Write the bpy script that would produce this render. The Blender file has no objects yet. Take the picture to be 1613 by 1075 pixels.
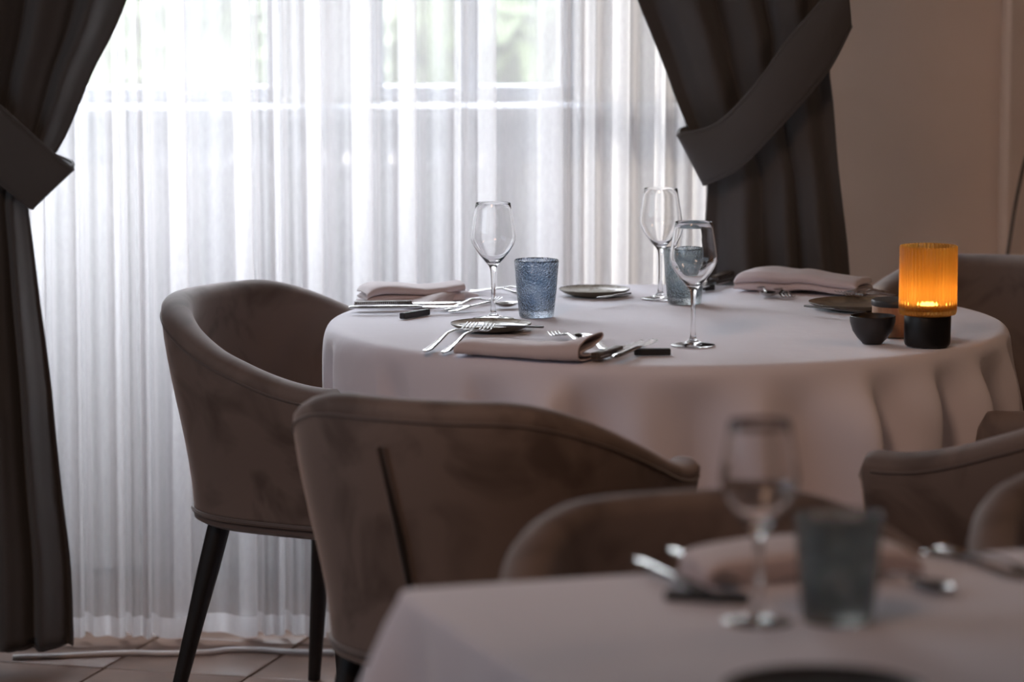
import bpy, math, random
from mathutils import Vector, Matrix, noise
random.seed(7)
R = math.radians
PI = math.pi
col = bpy.context.scene.collection
sc = bpy.context.scene

# ------------------------------------------------------------------ camera
F_PX, YH, CAMZ = 5314.0, -140.0, 1.48
PITCH = math.atan((537.5 - YH) / F_PX)
cam_d = bpy.data.cameras.new('camera')
cam = bpy.data.objects.new('camera', cam_d)
col.objects.link(cam)
cam.location = (0, 0, CAMZ)
cam.rotation_euler = (PI / 2 - PITCH, 0, 0)
cam_d.sensor_width = 36
cam_d.lens = F_PX * 36 / 1613
cam_d.dof.use_dof = True
cam_d.dof.focus_distance = 5.95
cam_d.dof.aperture_fstop = 3.1
cam_d.clip_start = 0.05
sc.camera = cam

# ------------------------------------------------------------------ world, lights, exposure
sc.view_settings.view_transform = 'Standard'
sc.view_settings.look = 'None'
sc.view_settings.gamma = 1
sc.view_settings.use_curve_mapping = False
sc.view_settings.exposure = 0.15
sc.cycles.use_denoising = True
sc.cycles.max_bounces = 14
sc.cycles.transparent_max_bounces = 24
sc.cycles.transmission_bounces = 12
sc.cycles.diffuse_bounces = 5
sc.cycles.sample_clamp_indirect = 6
sc.cycles.caustics_refractive = True
sc.cycles.caustics_reflective = False

W = bpy.data.worlds.new('world')
sc.world = W
W.use_nodes = True
wn, wl = W.node_tree.nodes, W.node_tree.links
bg = wn['Background']
tc = wn.new('ShaderNodeTexCoord')
sx = wn.new('ShaderNodeSeparateXYZ')
rp = wn.new('ShaderNodeValToRGB')
wl.new(tc.outputs['Generated'], sx.inputs[0])
wl.new(sx.outputs['Z'], rp.inputs[0])
rp.color_ramp.elements[0].position = 0.0
rp.color_ramp.elements[0].color = (0.50, 0.50, 0.48, 1)      # overcast sky: the zenith three times as bright as the horizon
rp.color_ramp.elements[1].position = 0.8
rp.color_ramp.elements[1].color = (1.30, 1.39, 1.55, 1)
wl.new(rp.outputs[0], bg.inputs[0])
bg.inputs[1].default_value = 21.5

def area(name, loc, rot, sxy, power, colr, portal=False, spread=180):
    l = bpy.data.lights.new(name, 'AREA')
    l.shape = 'RECTANGLE'
    l.size, l.size_y = sxy
    l.energy = power
    l.color = colr
    l.spread = R(spread)
    if portal:
        l.cycles.is_portal = True
    o = bpy.data.objects.new(name, l)
    o.location = loc
    o.rotation_euler = rot
    col.objects.link(o)
    return o

sun = bpy.data.lights.new('sun', 'SUN')
sun.energy = 16.0
sun.color = (1.0, 0.93, 0.82)
sun.angle = R(0.6)
so = bpy.data.objects.new('sun', sun)
so.rotation_euler = Vector((2.66, -1.0, -1.70)).to_track_quat('-Z', 'Y').to_euler()
col.objects.link(so)
# unseen area lights added as fill: two warm overhead, one cool from the left
area('warm_room_fill', (-0.75, 2.2, 3.0), Vector((1.2, 3.6, -2.4)).to_track_quat('-Z', 'Y').to_euler(), (0.8, 0.8), 5.2, (1.0, 0.62, 0.43), spread=78)  # warm fill on cloth fronts and chairs
area('warm_wall_fill', (2.3, 5.0, 2.6), (0, 0, 0), (0.5, 0.5), 6.5, (1.0, 0.66, 0.45))  # added out of view to brighten the brown wall
area('cool_side_fill', (-2.86, 4.0, 1.85), (0, R(-90), 0), (1.3, 2.8), 14, (0.70, 0.83, 1.0))  # added cool light; the left wall has no window

# ------------------------------------------------------------------ pixel helpers (reference photo 1613 x 1075)
_F = Vector((0, math.cos(PITCH), -math.sin(PITCH)))
_U = Vector((0, math.sin(PITCH), math.cos(PITCH)))
def ray(px, py):
    return _F + Vector((1, 0, 0)) * ((px - 806.5) / F_PX) - _U * ((py - 537.5) / F_PX)
def on(px, py, z=0.75):
    d = ray(px, py); k = (z - CAMZ) / d.z
    return Vector((d.x * k, d.y * k, z))
def deep(px, py, Y):
    d = ray(px, py); k = Y / d.y
    return Vector((d.x * k, Y, CAMZ + d.z * k))

# ------------------------------------------------------------------ materials
def mat(name, base=(0.5, 0.5, 0.5), rough=0.6, metal=0.0, **kw):
    m = bpy.data.materials.new(name)
    m.use_nodes = True
    b = m.node_tree.nodes['Principled BSDF']
    b.inputs['Base Color'].default_value = (*base, 1)
    b.inputs['Roughness'].default_value = rough
    b.inputs['Metallic'].default_value = metal
    for k, v in kw.items():
        b.inputs[k.replace('_', ' ')].default_value = v
    return m
def nodes(m):
    return m.node_tree.nodes, m.node_tree.links, m.node_tree.nodes['Principled BSDF']
def noise_mix(m, c1, c2, scale=5, lo=0.35, hi=0.65, detail=4, stretch=(1, 1, 1), coord='Object', dist=0.0, target='Base Color'):
    n, l, b = nodes(m)
    t = n.new('ShaderNodeTexCoord'); mp = n.new('ShaderNodeMapping'); nz = n.new('ShaderNodeTexNoise'); r = n.new('ShaderNodeValToRGB')
    mp.inputs['Scale'].default_value = stretch
    nz.inputs['Scale'].default_value = scale; nz.inputs['Detail'].default_value = detail; nz.inputs['Distortion'].default_value = dist
    r.color_ramp.elements[0].position = lo; r.color_ramp.elements[0].color = (*c1, 1)
    r.color_ramp.elements[1].position = hi; r.color_ramp.elements[1].color = (*c2, 1)
    l.new(t.outputs[coord], mp.inputs[0]); l.new(mp.outputs[0], nz.inputs['Vector']); l.new(nz.outputs['Fac'], r.inputs[0])
    l.new(r.outputs[0], b.inputs[target])
    return r
def bump(m, scale=200, strength=0.2, dist=0.001, kind='noise', stretch=(1, 1, 1), coord='Object', detail=3):
    n, l, b = nodes(m)
    t = n.new('ShaderNodeTexCoord'); mp = n.new('ShaderNodeMapping')
    mp.inputs['Scale'].default_value = stretch
    if kind == 'noise':
        x = n.new('ShaderNodeTexNoise'); x.inputs['Detail'].default_value = detail; o = x.outputs['Fac']
    elif kind == 'voronoi':
        x = n.new('ShaderNodeTexVoronoi'); o = x.outputs['Distance']
    else:
        x = n.new('ShaderNodeTexWave'); x.inputs['Distortion'].default_value = 0.6; o = x.outputs['Fac']
    x.inputs['Scale'].default_value = scale
    bp = n.new('ShaderNodeBump'); bp.inputs['Strength'].default_value = strength; bp.inputs['Distance'].default_value = dist
    l.new(t.outputs[coord], mp.inputs[0]); l.new(mp.outputs[0], x.inputs['Vector']); l.new(o, bp.inputs['Height'])
    old = b.inputs['Normal'].links
    if old:
        l.new(old[0].from_socket, bp.inputs['Normal'])
    l.new(bp.outputs[0], b.inputs['Normal'])
    return m

M = {}
M['wall'] = bump(mat('wall_paint', (0.60, 0.46, 0.375), 0.9), 320, 0.6, 0.0015)
noise_mix(M['wall'], (0.66, 0.51, 0.415), (0.70, 0.54, 0.445), 3)
M['wallw'] = mat('window_wall_paint', (0.84, 0.82, 0.80), 0.85)
M['ceiling'] = mat('ceiling_paint', (0.36, 0.32, 0.29), 0.9)
M['walld'] = mat('dark_unseen_walls', (0.15, 0.11, 0.09), 0.7)  # for the unseen walls, darkened to cut bounced light
M['frame'] = mat('window_frame_paint', (0.50, 0.53, 0.60), 0.45)
M['radiator'] = mat('radiator_enamel', (0.40, 0.38, 0.42), 0.35)
M['grout'] = mat('grout', (0.09, 0.07, 0.06), 0.9)
M['tile'] = mat('terracotta_tile', (0.3, 0.2, 0.15), 0.42)
noise_mix(M['tile'], (0.15, 0.088, 0.062), (0.26, 0.155, 0.108), 6, 0.3, 0.7, coord='Object')
bump(M['tile'], 30, 0.2, 0.002)
def cloth(name, c, s=0.5):
    m = mat(name, c, 0.85, Sheen_Weight=s, Sheen_Roughness=0.5)
    bump(m, 900, 0.25, 0.0006)
    bump(m, 14, 0.35, 0.006, detail=2)
    return m
M['cloth'] = cloth('white_table_linen', (0.84, 0.82, 0.91))
M['napkin'] = cloth('mauve_grey_linen', (0.68, 0.60, 0.62))
M['drape'] = cloth('charcoal_drape_fabric', (0.098, 0.094, 0.092), 0.15)
def velvet(name, a, b2):
    m = mat(name, a, 0.7, Sheen_Weight=0.55, Sheen_Roughness=0.35)
    nodes(m)[2].inputs['Sheen Tint'].default_value = (0.75, 0.68, 0.68, 1)
    noise_mix(m, a, b2, 5.5, 0.36, 0.52, 3, dist=1.2)
    bump(m, 500, 0.12, 0.0006)
    bump(m, 9, 0.3, 0.006, detail=1)
    return m
M['velvet'] = velvet('taupe_velvet', (0.115, 0.086, 0.074), (0.200, 0.156, 0.138))
M['pipe'] = mat('velvet_piping', (0.12, 0.09, 0.08), 0.6, Sheen_Weight=0.4)
M['seam'] = mat('seam_gap', (0.02, 0.015, 0.013), 0.9)
M['blackwood'] = mat('black_stained_wood', (0.012, 0.011, 0.012), 0.45)
M['steel'] = mat('polished_steel', (0.50, 0.49, 0.48), 0.14, 1.0)
M['darksteel'] = mat('dark_blade_steel', (0.16, 0.15, 0.145), 0.35, 1.0)
M['handlewood'] = mat('dark_wooden_handle', (0.07, 0.05, 0.04), 0.5)
noise_mix(M['handlewood'], (0.03, 0.022, 0.018), (0.13, 0.095, 0.07), 30, stretch=(1, 8, 1))
M['rest'] = mat('matt_black_rest', (0.015, 0.014, 0.015), 0.5)
M['plate'] = mat('speckled_glaze', (0.42, 0.40, 0.34), 0.16)
noise_mix(M['plate'], (0.20, 0.18, 0.13), (0.50, 0.48, 0.42), 60, 0.32, 0.5)
M['plate_rim'] = mat('bare_olive_stoneware', (0.10, 0.085, 0.06), 0.5)
M['plate_brown'] = mat('brown_reactive_glaze', (0.16, 0.12, 0.08), 0.3)
noise_mix(M['plate_brown'], (0.09, 0.07, 0.05), (0.24, 0.19, 0.13), 40, 0.35, 0.6)
M['bowl'] = mat('charcoal_stoneware', (0.028, 0.025, 0.026), 0.42)
bump(M['bowl'], 60, 0.15, 0.001)
M['wood'] = mat('oiled_beech', (0.36, 0.19, 0.10), 0.5)
noise_mix(M['wood'], (0.27, 0.13, 0.065), (0.42, 0.24, 0.13), 9, stretch=(6, 6, 1.0))
M['slate'] = mat('black_slate_lid', (0.03, 0.03, 0.03), 0.5); bump(M['slate'], 250, 0.6, 0.001)
M['black'] = mat('black_anodised_base', (0.006, 0.006, 0.007), 0.42)
M['white'] = mat('white_plastic_cable', (0.75, 0.72, 0.70), 0.4)
M['blackcord'] = mat('black_cord', (0.012, 0.010, 0.010), 0.6)
M['wax'] = mat('ivory_wax', (0.85, 0.62, 0.35), 0.5, Subsurface_Weight=0.3)
M['leaf'] = mat('garden_leaves', (0.06, 0.09, 0.03), 0.6)
noise_mix(M['leaf'], (0.045, 0.065, 0.022), (0.12, 0.135, 0.075), 1.2, 0.35, 0.7)
M['grass'] = mat('garden_lawn', (0.06, 0.08, 0.03), 0.9)
noise_mix(M['grass'], (0.05, 0.07, 0.025), (0.08, 0.10, 0.045), 2)

def glass(name, c=(1, 1, 1), rough=0.0, ior=1.45):
    return mat(name, c, rough, Transmission_Weight=1.0, IOR=ior)
M['glass'] = glass('clear_crystal', (1, 1, 1))
M['bluegl'] = glass('blue_bubble_glass', (0.42, 0.53, 0.65), 0.05)
M['tealgl'] = glass('sea_green_bubble_glass', (0.58, 0.68, 0.70), 0.05)
M['smokegl'] = glass('smoky_teal_bubble_glass', (0.42, 0.50, 0.50), 0.03)
for k in ('bluegl', 'tealgl', 'smokegl'):
    m = M[k]; n, l, b = nodes(m)
    c = tuple(b.inputs['Base Color'].default_value)[:3]
    t = n.new('ShaderNodeTexCoord'); v = n.new('ShaderNodeTexVoronoi'); r = n.new('ShaderNodeValToRGB')
    v.inputs['Scale'].default_value = 420
    l.new(t.outputs['Object'], v.inputs['Vector']); l.new(v.outputs['Distance'], r.inputs[0])
    r.color_ramp.elements[0].position = 0.20; r.color_ramp.elements[0].color = (0.35, 0.37, 0.40, 1)
    r.color_ramp.elements[1].position = 0.34; r.color_ramp.elements[1].color = (1, 1, 1, 1)
    z = n.new('ShaderNodeTexNoise'); z.inputs['Scale'].default_value = 38; z.inputs['Detail'].default_value = 6; z.inputs['Roughness'].default_value = 0.65
    q = n.new('ShaderNodeValToRGB'); l.new(t.outputs['Object'], z.inputs['Vector']); l.new(z.outputs['Fac'], q.inputs[0])
    q.color_ramp.elements[0].position = 0.40; q.color_ramp.elements[0].color = (c[0]*0.75, c[1]*0.78, c[2]*0.82, 1)
    q.color_ramp.elements[1].position = 0.62; q.color_ramp.elements[1].color = (c[0]**0.45, c[1]**0.5, c[2]**0.55, 1)
    x = n.new('ShaderNodeMix'); x.data_type = 'RGBA'; x.blend_type = 'MULTIPLY'; x.inputs[0].default_value = 1.0
    l.new(q.outputs[0], x.inputs[6]); l.new(r.outputs[0], x.inputs[7]); l.new(x.outputs[2], b.inputs['Base Color'])
    bump(m, 300, 0.9, 0.0015, 'voronoi')
    bump(m, 60, 0.5, 0.003)
M['amber'] = glass('amber_ribbed_glass', (0.96, 0.60, 0.17), 0.08)
_n, _l, _b = nodes(M['amber'])
_t = _n.new('ShaderNodeBsdfTranslucent'); _t.inputs[0].default_value = (0.95, 0.56, 0.17, 1); _mx = _n.new('ShaderNodeMixShader'); _mx.inputs[0].default_value = 0.30
_l.new(_b.outputs[0], _mx.inputs[1]); _l.new(_t.outputs[0], _mx.inputs[2]); _l.new(_mx.outputs[0], _n['Material Output'].inputs[0])
M['clearamber'] = glass('clear_ribbed_glass', (1.0, 0.80, 0.60), 0.02)
def thin_pane():
    m = bpy.data.materials.new('window_glass'); m.use_nodes = True
    n, l = m.node_tree.nodes, m.node_tree.links
    n.remove(n['Principled BSDF'])
    tr = n.new('ShaderNodeBsdfTransparent'); gl = n.new('ShaderNodeBsdfGlossy'); fr = n.new('ShaderNodeLayerWeight'); pw = n.new('ShaderNodeMath'); ml = n.new('ShaderNodeMath'); mx = n.new('ShaderNodeMixShader')
    tr.inputs[0].default_value = (0.96, 0.97, 0.97, 1); gl.inputs['Roughness'].default_value = 0.02
    pw.operation = 'POWER'; pw.inputs[1].default_value = 4.0; ml.operation = 'MULTIPLY_ADD'; ml.inputs[1].default_value = 0.8; ml.inputs[2].default_value = 0.04
    l.new(fr.outputs['Facing'], pw.inputs[0]); l.new(pw.outputs[0], ml.inputs[0])
    l.new(ml.outputs[0], mx.inputs[0]); l.new(tr.outputs[0], mx.inputs[1]); l.new(gl.outputs[0], mx.inputs[2])
    l.new(mx.outputs[0], n['Material Output'].inputs[0])
    return m
M['pane'] = thin_pane()
def sheer_mat(name, open_, tint):
    m = bpy.data.materials.new(name); m.use_nodes = True
    n, l = m.node_tree.nodes, m.node_tree.links
    n.remove(n['Principled BSDF'])
    tr = n.new('ShaderNodeBsdfTransparent'); df = n.new('ShaderNodeBsdfDiffuse'); tl = n.new('ShaderNodeBsdfTranslucent')
    mx = n.new('ShaderNodeMixShader'); m2 = n.new('ShaderNodeMixShader'); lw = n.new('ShaderNodeLayerWeight'); mr = n.new('ShaderNodeMapRange')
    tx = n.new('ShaderNodeTexCoord'); mp = n.new('ShaderNodeMapping'); nz = n.new('ShaderNodeTexNoise'); ad = n.new('ShaderNodeMath')
    df.inputs[0].default_value = (*tint, 1); tl.inputs[0].default_value = (*tint, 1)
    m2.inputs[0].default_value = 0.75
    l.new(df.outputs[0], m2.inputs[1]); l.new(tl.outputs[0], m2.inputs[2])
    lw.inputs['Blend'].default_value = 0.5
    l.new(lw.outputs['Facing'], mr.inputs['Value'])
    mr.inputs['To Min'].default_value = 1 - open_; mr.inputs['To Max'].default_value = 0.97
    mp.inputs['Scale'].default_value = (1, 1, 0.35); nz.inputs['Scale'].default_value = 160
    l.new(tx.outputs['Object'], mp.inputs[0]); l.new(mp.outputs[0], nz.inputs['Vector'])
    ad.operation = 'MULTIPLY_ADD'; ad.inputs[1].default_value = 0.10
    l.new(nz.outputs['Fac'], ad.inputs[0])
    sb = n.new('ShaderNodeMath'); sb.operation = 'SUBTRACT'; sb.inputs[1].default_value = 0.05; sb.use_clamp = True
    l.new(mr.outputs[0], ad.inputs[2]); l.new(ad.outputs[0], sb.inputs[0])
    l.new(sb.outputs[0], mx.inputs[0]); l.new(tr.outputs[0], mx.inputs[1]); l.new(m2.outputs[0], mx.inputs[2])
    l.new(mx.outputs[0], n['Material Output'].inputs[0])
    return m
M['sheer'] = sheer_mat('white_voile', 0.58, (0.80, 0.775, 0.775))
M['hem'] = sheer_mat('white_voile_hem', 0.18, (0.90, 0.89, 0.90))

# ------------------------------------------------------------------ mesh builder
def ss(a, b, x):
    t = max(0.0, min(1.0, (x - a) / (b - a))); return t * t * (3 - 2 * t)
def lerp(a, b, t): return a + (b - a) * t
def interp(tab, x):
    if x <= tab[0][0]: return tab[0][1]
    for (x0, y0), (x1, y1) in zip(tab, tab[1:]):
        if x <= x1:
            return lerp(y0, y1, (x - x0) / (x1 - x0))
    return tab[-1][1]
def sinterp(tab, x):
    if x <= tab[0][0]: return tab[0][1]
    for (x0, y0), (x1, y1) in zip(tab, tab[1:]):
        if x <= x1:
            return lerp(y0, y1, ss(0, 1, (x - x0) / (x1 - x0)))
    return tab[-1][1]
def catmull(pts, n=8):
    P = [Vector(p) for p in pts]; out = []
    for i in range(len(P) - 1):
        p0 = P[max(i - 1, 0)]; p1 = P[i]; p2 = P[i + 1]; p3 = P[min(i + 2, len(P) - 1)]
        for k in range(n):
            t = k / n
            out.append(0.5 * ((2 * p1) + (p2 - p0) * t + (2 * p0 - 5 * p1 + 4 * p2 - p3) * t * t + (3 * p1 - p0 - 3 * p2 + p3) * t ** 3))
    out.append(P[-1]); return out

class G:
    def __init__(s): s.v = []; s.f = []
    def loft(s, rings, closed=True, cap=True):
        b = len(s.v); n = len(rings[0])
        for r in rings: s.v += [tuple(p) for p in r]
        for i in range(len(rings) - 1):
            for j in range(n if closed else n - 1):
                k = (j + 1) % n
                s.f.append((b + i * n + j, b + i * n + k, b + (i + 1) * n + k, b + (i + 1) * n + j))
        if cap and closed:
            s.f.append(tuple(b + j for j in reversed(range(n))))
            s.f.append(tuple(b + (len(rings) - 1) * n + j for j in range(n)))
        return s
    def lathe(s, prof, n=48, c=(0, 0, 0), rfun=None):
        b = len(s.v); ring = []
        for (r, z) in prof:
            if r <= 1e-6:
                ring.append([len(s.v)]); s.v.append((c[0], c[1], c[2] + z))
            else:
                ids = []
                for k in range(n):
                    a = 2 * PI * k / n; rr = rfun(r, a, z) if rfun else r
                    ids.append(len(s.v)); s.v.append((c[0] + rr * math.cos(a), c[1] + rr * math.sin(a), c[2] + z))
                ring.append(ids)
        for A, B in zip(ring, ring[1:]):
            if len(A) == 1 and len(B) == 1: continue
            for k in range(n):
                k2 = (k + 1) % n
                if len(A) == 1: s.f.append((A[0], B[k2], B[k]))
                elif len(B) == 1: s.f.append((A[k], A[k2], B[0]))
                else: s.f.append((A[k], A[k2], B[k2], B[k]))
        return s
    def tube(s, path, r, n=8, cap=True):
        P = [Vector(p) for p in path]; rings = []
        up = Vector((0, 0, 1))
        for i, p in enumerate(P):
            d = (P[min(i + 1, len(P) - 1)] - P[max(i - 1, 0)]).normalized()
            a = d.cross(up)
            if a.length < 1e-3: a = d.cross(Vector((0, 1, 0)))
            a.normalize(); c = a.cross(d)
            rr = r(i / (len(P) - 1)) if callable(r) else r
            rings.append([p + (a * math.cos(2 * PI * k / n) + c * math.sin(2 * PI * k / n)) * rr for k in range(n)])
        return s.loft(rings, True, cap)
    def box(s, c, d, rz=0, bev=0):
        x, y, z = (q / 2 for q in d); ca, sa = math.cos(rz), math.sin(rz)
        b = len(s.v)
        if bev <= 0:
            for sx_, sy_, sz_ in ((-1,-1,-1),(1,-1,-1),(1,1,-1),(-1,1,-1),(-1,-1,1),(1,-1,1),(1,1,1),(-1,1,1)):
                X, Y, Z = sx_*x, sy_*y, sz_*z
                s.v.append((c[0] + X*ca - Y*sa, c[1] + X*sa + Y*ca, c[2] + Z))
            for f in ((3,2,1,0),(4,5,6,7),(0,1,5,4),(1,2,6,5),(2,3,7,6),(3,0,4,7)): s.f.append(tuple(b + i for i in f))
        else:
            def rect(ix, z_):
                q = []
                X, Y = x - ix, y - ix; e = bev * 0.6
                for px, py in ((-X+e,-Y),(X-e,-Y),(X,-Y+e),(X,Y-e),(X-e,Y),(-X+e,Y),(-X,Y-e),(-X,-Y+e)):
                    q.append((c[0] + px*ca - py*sa, c[1] + px*sa + py*ca, c[2] + z_))
                return q
            s.loft([rect(bev, -z), rect(0, -z + bev), rect(0, z - bev), rect(bev, z)])
        return s
    def build(s, name, m, parent=None, smooth=True, ang=38, sub=0, solid=0, label=None):
        me = bpy.data.meshes.new(name); me.from_pydata(s.v, [], s.f); me.update()
        if smooth:
            me.polygons.foreach_set('use_smooth', [True] * len(me.polygons))
            me.set_sharp_from_angle(angle=R(ang))
        if m: me.materials.append(m)
        o = bpy.data.objects.new(name, me); col.objects.link(o)
        if parent: o.parent = parent
        if solid:
            md = o.modifiers.new('thick', 'SOLIDIFY'); md.thickness = solid; md.offset = 0
        if sub:
            md = o.modifiers.new('sub', 'SUBSURF'); md.levels = sub; md.render_levels = sub
        if label: o['label'] = label
        return o
def tag(o, label=None, cat=None, group=None, kind=None):
    if label: o['label'] = label
    if cat: o['category'] = cat
    if group: o['group'] = group
    if kind: o['kind'] = kind
    return o
def struct(o): o['kind'] = 'structure'; return o
def empty(name, loc=(0, 0, 0), rz=0):
    o = bpy.data.objects.new(name, None); o.location = loc; o.rotation_euler = (0, 0, rz); o.empty_display_size = 0.1
    col.objects.link(o); return o
def copy_tree(o, parent=None):
    c = o.copy(); col.objects.link(c); c.parent = parent
    for ch in list(o.children): copy_tree(ch, c)
    return c

# ------------------------------------------------------------------ the room
WS = 0.07                                   # the window wall runs slightly away to the right
def wy(x, base): return base + WS * x
WA = math.atan(WS)
WALL = 7.60
X0, X1, YB, CZ = -3.0, 3.6, -2.2, 3.3
def quad(name, pts, m):
    g = G(); g.v = [tuple(p) for p in pts]; g.f = [(0, 1, 2, 3)]
    return g
fl = G().box(((X0+X1)/2, (YB+8)/2, -0.06), (X1-X0+0.4, 8-YB+0.4, 0.10)).build('floor', M['grout'], smooth=False); struct(fl)
ti, tang = 0.30, R(-15)
nt = 0
rest_t = G()
tile_me = G().box((0, 0, 0), (ti - 0.006, ti - 0.006, 0.012), 0, 0.0015).build('tile', M['tile'], fl)
first = True
for i in range(-30, 40):
    for j in range(-30, 40):
        ux, uy = math.cos(tang), math.sin(tang)
        x = -0.62 + i*ti*ux - j*ti*uy; y = 6.62 + i*ti*uy + j*ti*ux
        if not (X0 < x < X1 and YB < y < wy(x, WALL) + 0.1): continue
        if -1.5 < x < 1.2 and 5.2 < y < 7.3:
            if first: o = tile_me; first = False
            else: o = tile_me.copy(); col.objects.link(o)
            o.location = (x, y, -0.006 + random.uniform(-0.0006, 0.0006)); o.rotation_euler = (random.uniform(-.002,.002), random.uniform(-.002,.002), tang)
        else:
            rest_t.box((x, y, -0.006), (ti-0.006, ti-0.006, 0.012), tang)
rt = rest_t.build('tiles_beyond', M['tile'], fl, smooth=False); rt['kind'] = 'stuff'
struct(G().box(((X0+X1)/2, (YB+7.7)/2, CZ+0.05), (X1-X0+0.4, 7.7-YB+0.4, 0.1)).build('ceiling', M['ceiling'], smooth=False))
struct(G().box((X0-0.05, (YB+7.3)/2, CZ/2), (0.1, 7.3-YB+0.4, CZ)).build('wall_left', M['walld'], smooth=False))
struct(G().box((X1+0.05, (YB+8)/2, CZ/2), (0.1, 8-YB+0.4, CZ)).build('wall_right', M['walld'], smooth=False))
struct(G().box(((X0+X1)/2, YB-0.05, CZ/2), (X1-X0+0.4, 0.1, CZ)).build('wall_front', M['walld'], smooth=False))
# window wall with two openings; everything right of the windows is painted in the brown of the room
SILL, HEAD, TH = 1.055, 3.10, 0.14
OPN = [(-1.95, -1.30), (-1.19, -0.515), (-0.325, 0.14)]
wb = G()
def wallbox(g, xa, xb, za, zb, y0=WALL, t=TH):
    xc = (xa+xb)/2
    g.box((xc, wy(xc, y0) + t/2, (za+zb)/2), ((xb-xa)/math.cos(WA), t, zb-za), WA)
xs = [X0] + [v for o_ in OPN for v in o_] + [0.60]
for k in range(0, len(xs), 2): wallbox(wb, xs[k], xs[k+1], 0, CZ)
for a, b in OPN:
    wallbox(wb, a, b, 0, SILL); wallbox(wb, a, b, HEAD, CZ)
struct(wb.build('wall_back', M['wallw'], smooth=False))
wr = G(); wallbox(wr, 0.60, X1, 0, CZ); struct(wr.build('wall_back_right', M['wall'], smooth=False))
wt = G()
# soft vertical edge of the wall return near the right border
pa = deep(1600, 230, wy(1.05, 7.19)); pb = deep(1574, 420, wy(1.05, 7.19))
wt.box((1.18, wy(1.18, 7.57), CZ/2), (0.14, 0.06, CZ), WA, 0.02)
struct(wt.build('trim_1', M['wall']))
bbm = G(); wallbox(bbm, 0.60, X1, 0, 0.08, WALL-0.012, 0.012); struct(bbm.build('baseboard_back', M['frame'], smooth=False))
# windows
for wi, (a, b) in enumerate(OPN):
    w = empty('window_%d' % (wi+1), ((a+b)/2, wy((a+b)/2, WALL+0.05), 0), WA); struct(w)
    hw = (b-a)/2; fr = 0.035
    f = G()
    f.box((-hw+fr/2, 0, (SILL+HEAD)/2), (fr, 0.06, HEAD-SILL), 0, 0.004); f.box((hw-fr/2, 0, (SILL+HEAD)/2), (fr, 0.06, HEAD-SILL), 0, 0.004)
    f.box((0, 0, SILL+fr/2), (2*hw, 0.06, fr), 0, 0.004); f.box((0, 0, HEAD-fr/2), (2*hw, 0.06, fr), 0, 0.004)
    f.build('window_frame', M['frame'], w)
    cx0 = deep((-150, 288, 738)[wi], 80, WALL).x - (a+b)/2
    G().box((cx0, -0.005, (SILL+HEAD)/2), (0.045, 0.06, HEAD-SILL-0.05), 0, 0.005).build('mullion', M['frame'], w)
    G().box((0, -0.005, 2.25), (2*hw-0.06, 0.05, 0.03), 0, 0.004).build('transom', M['frame'], w)
    for (p, q) in ((-hw+fr, cx0-0.022), (cx0+0.022, hw-fr)):
        for (z0, z1) in ((SILL+fr, 2.235), (2.265, HEAD-fr)):
            G().box(((p+q)/2, 0.005, (z0+z1)/2), (q-p, 0.005, z1-z0)).build('pane', M['pane'], w, smooth=False)
    area('window_portal', ((a+b)/2, wy((a+b)/2, WALL+0.16), (SILL+HEAD)/2), (R(-90), 0, WA), (b-a, HEAD-SILL), 1, (1,1,1), True)
ws = G(); ws.box((-0.85, wy(-0.85, WALL-0.03), SILL-0.02), (2.9, 0.16, 0.035), WA, 0.006); struct(ws.build('trim_2', M['frame']))
ws = G(); ws.box((-0.85, wy(-0.85, WALL-0.012), SILL-0.085), (2.86, 0.02, 0.09), WA, 0.004); struct(ws.build('trim_3', M['frame']))

# radiator seen through the voile
def radiator(px0, px1, pytop, pybot, Y):
    a = deep(px0, pytop, Y); b = deep(px1, pybot, Y)
    r = empty('column_radiator', ((a.x+b.x)/2, wy((a.x+b.x)/2, Y - WS*0), 0), WA)
    tag(r, 'grey column radiator under the windows, seen dimly through the sheer curtain', 'radiator')
    n = int(abs(b.x-a.x)/0.05); L = n*0.05
    for k in range(n):
        g = G(); x = -L/2 + 0.025 + k*0.05
        for dy in (-0.03, 0.03): g.tube([(x, dy, b.z+0.02), (x, dy, a.z-0.02)], 0.0125, 10)
        g.tube([(x, -0.03, a.z-0.025), (x, -0.02, a.z-0.006), (x, 0.02, a.z-0.006), (x, 0.03, a.z-0.025)], 0.016, 8)
        g.tube([(x, -0.03, b.z+0.025), (x, 0, b.z+0.01), (x, 0.03, b.z+0.025)], 0.016, 8)
        g.build('column', M['radiator'], r)
    for zz in (a.z-0.03, b.z+0.03): G().tube([(-L/2, 0, zz), (L/2, 0, zz)], 0.014, 10).build('header_pipe', M['radiator'], r)
    for x in (-L/2+0.08, L/2-0.08):
        G().box((x, 0, (b.z+0.02)/2), (0.03, 0.05, b.z+0.02), 0, 0.003).build('foot', M['radiator'], r)
    return r
radiator(200, 832, 244, 850, 7.42)

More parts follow.
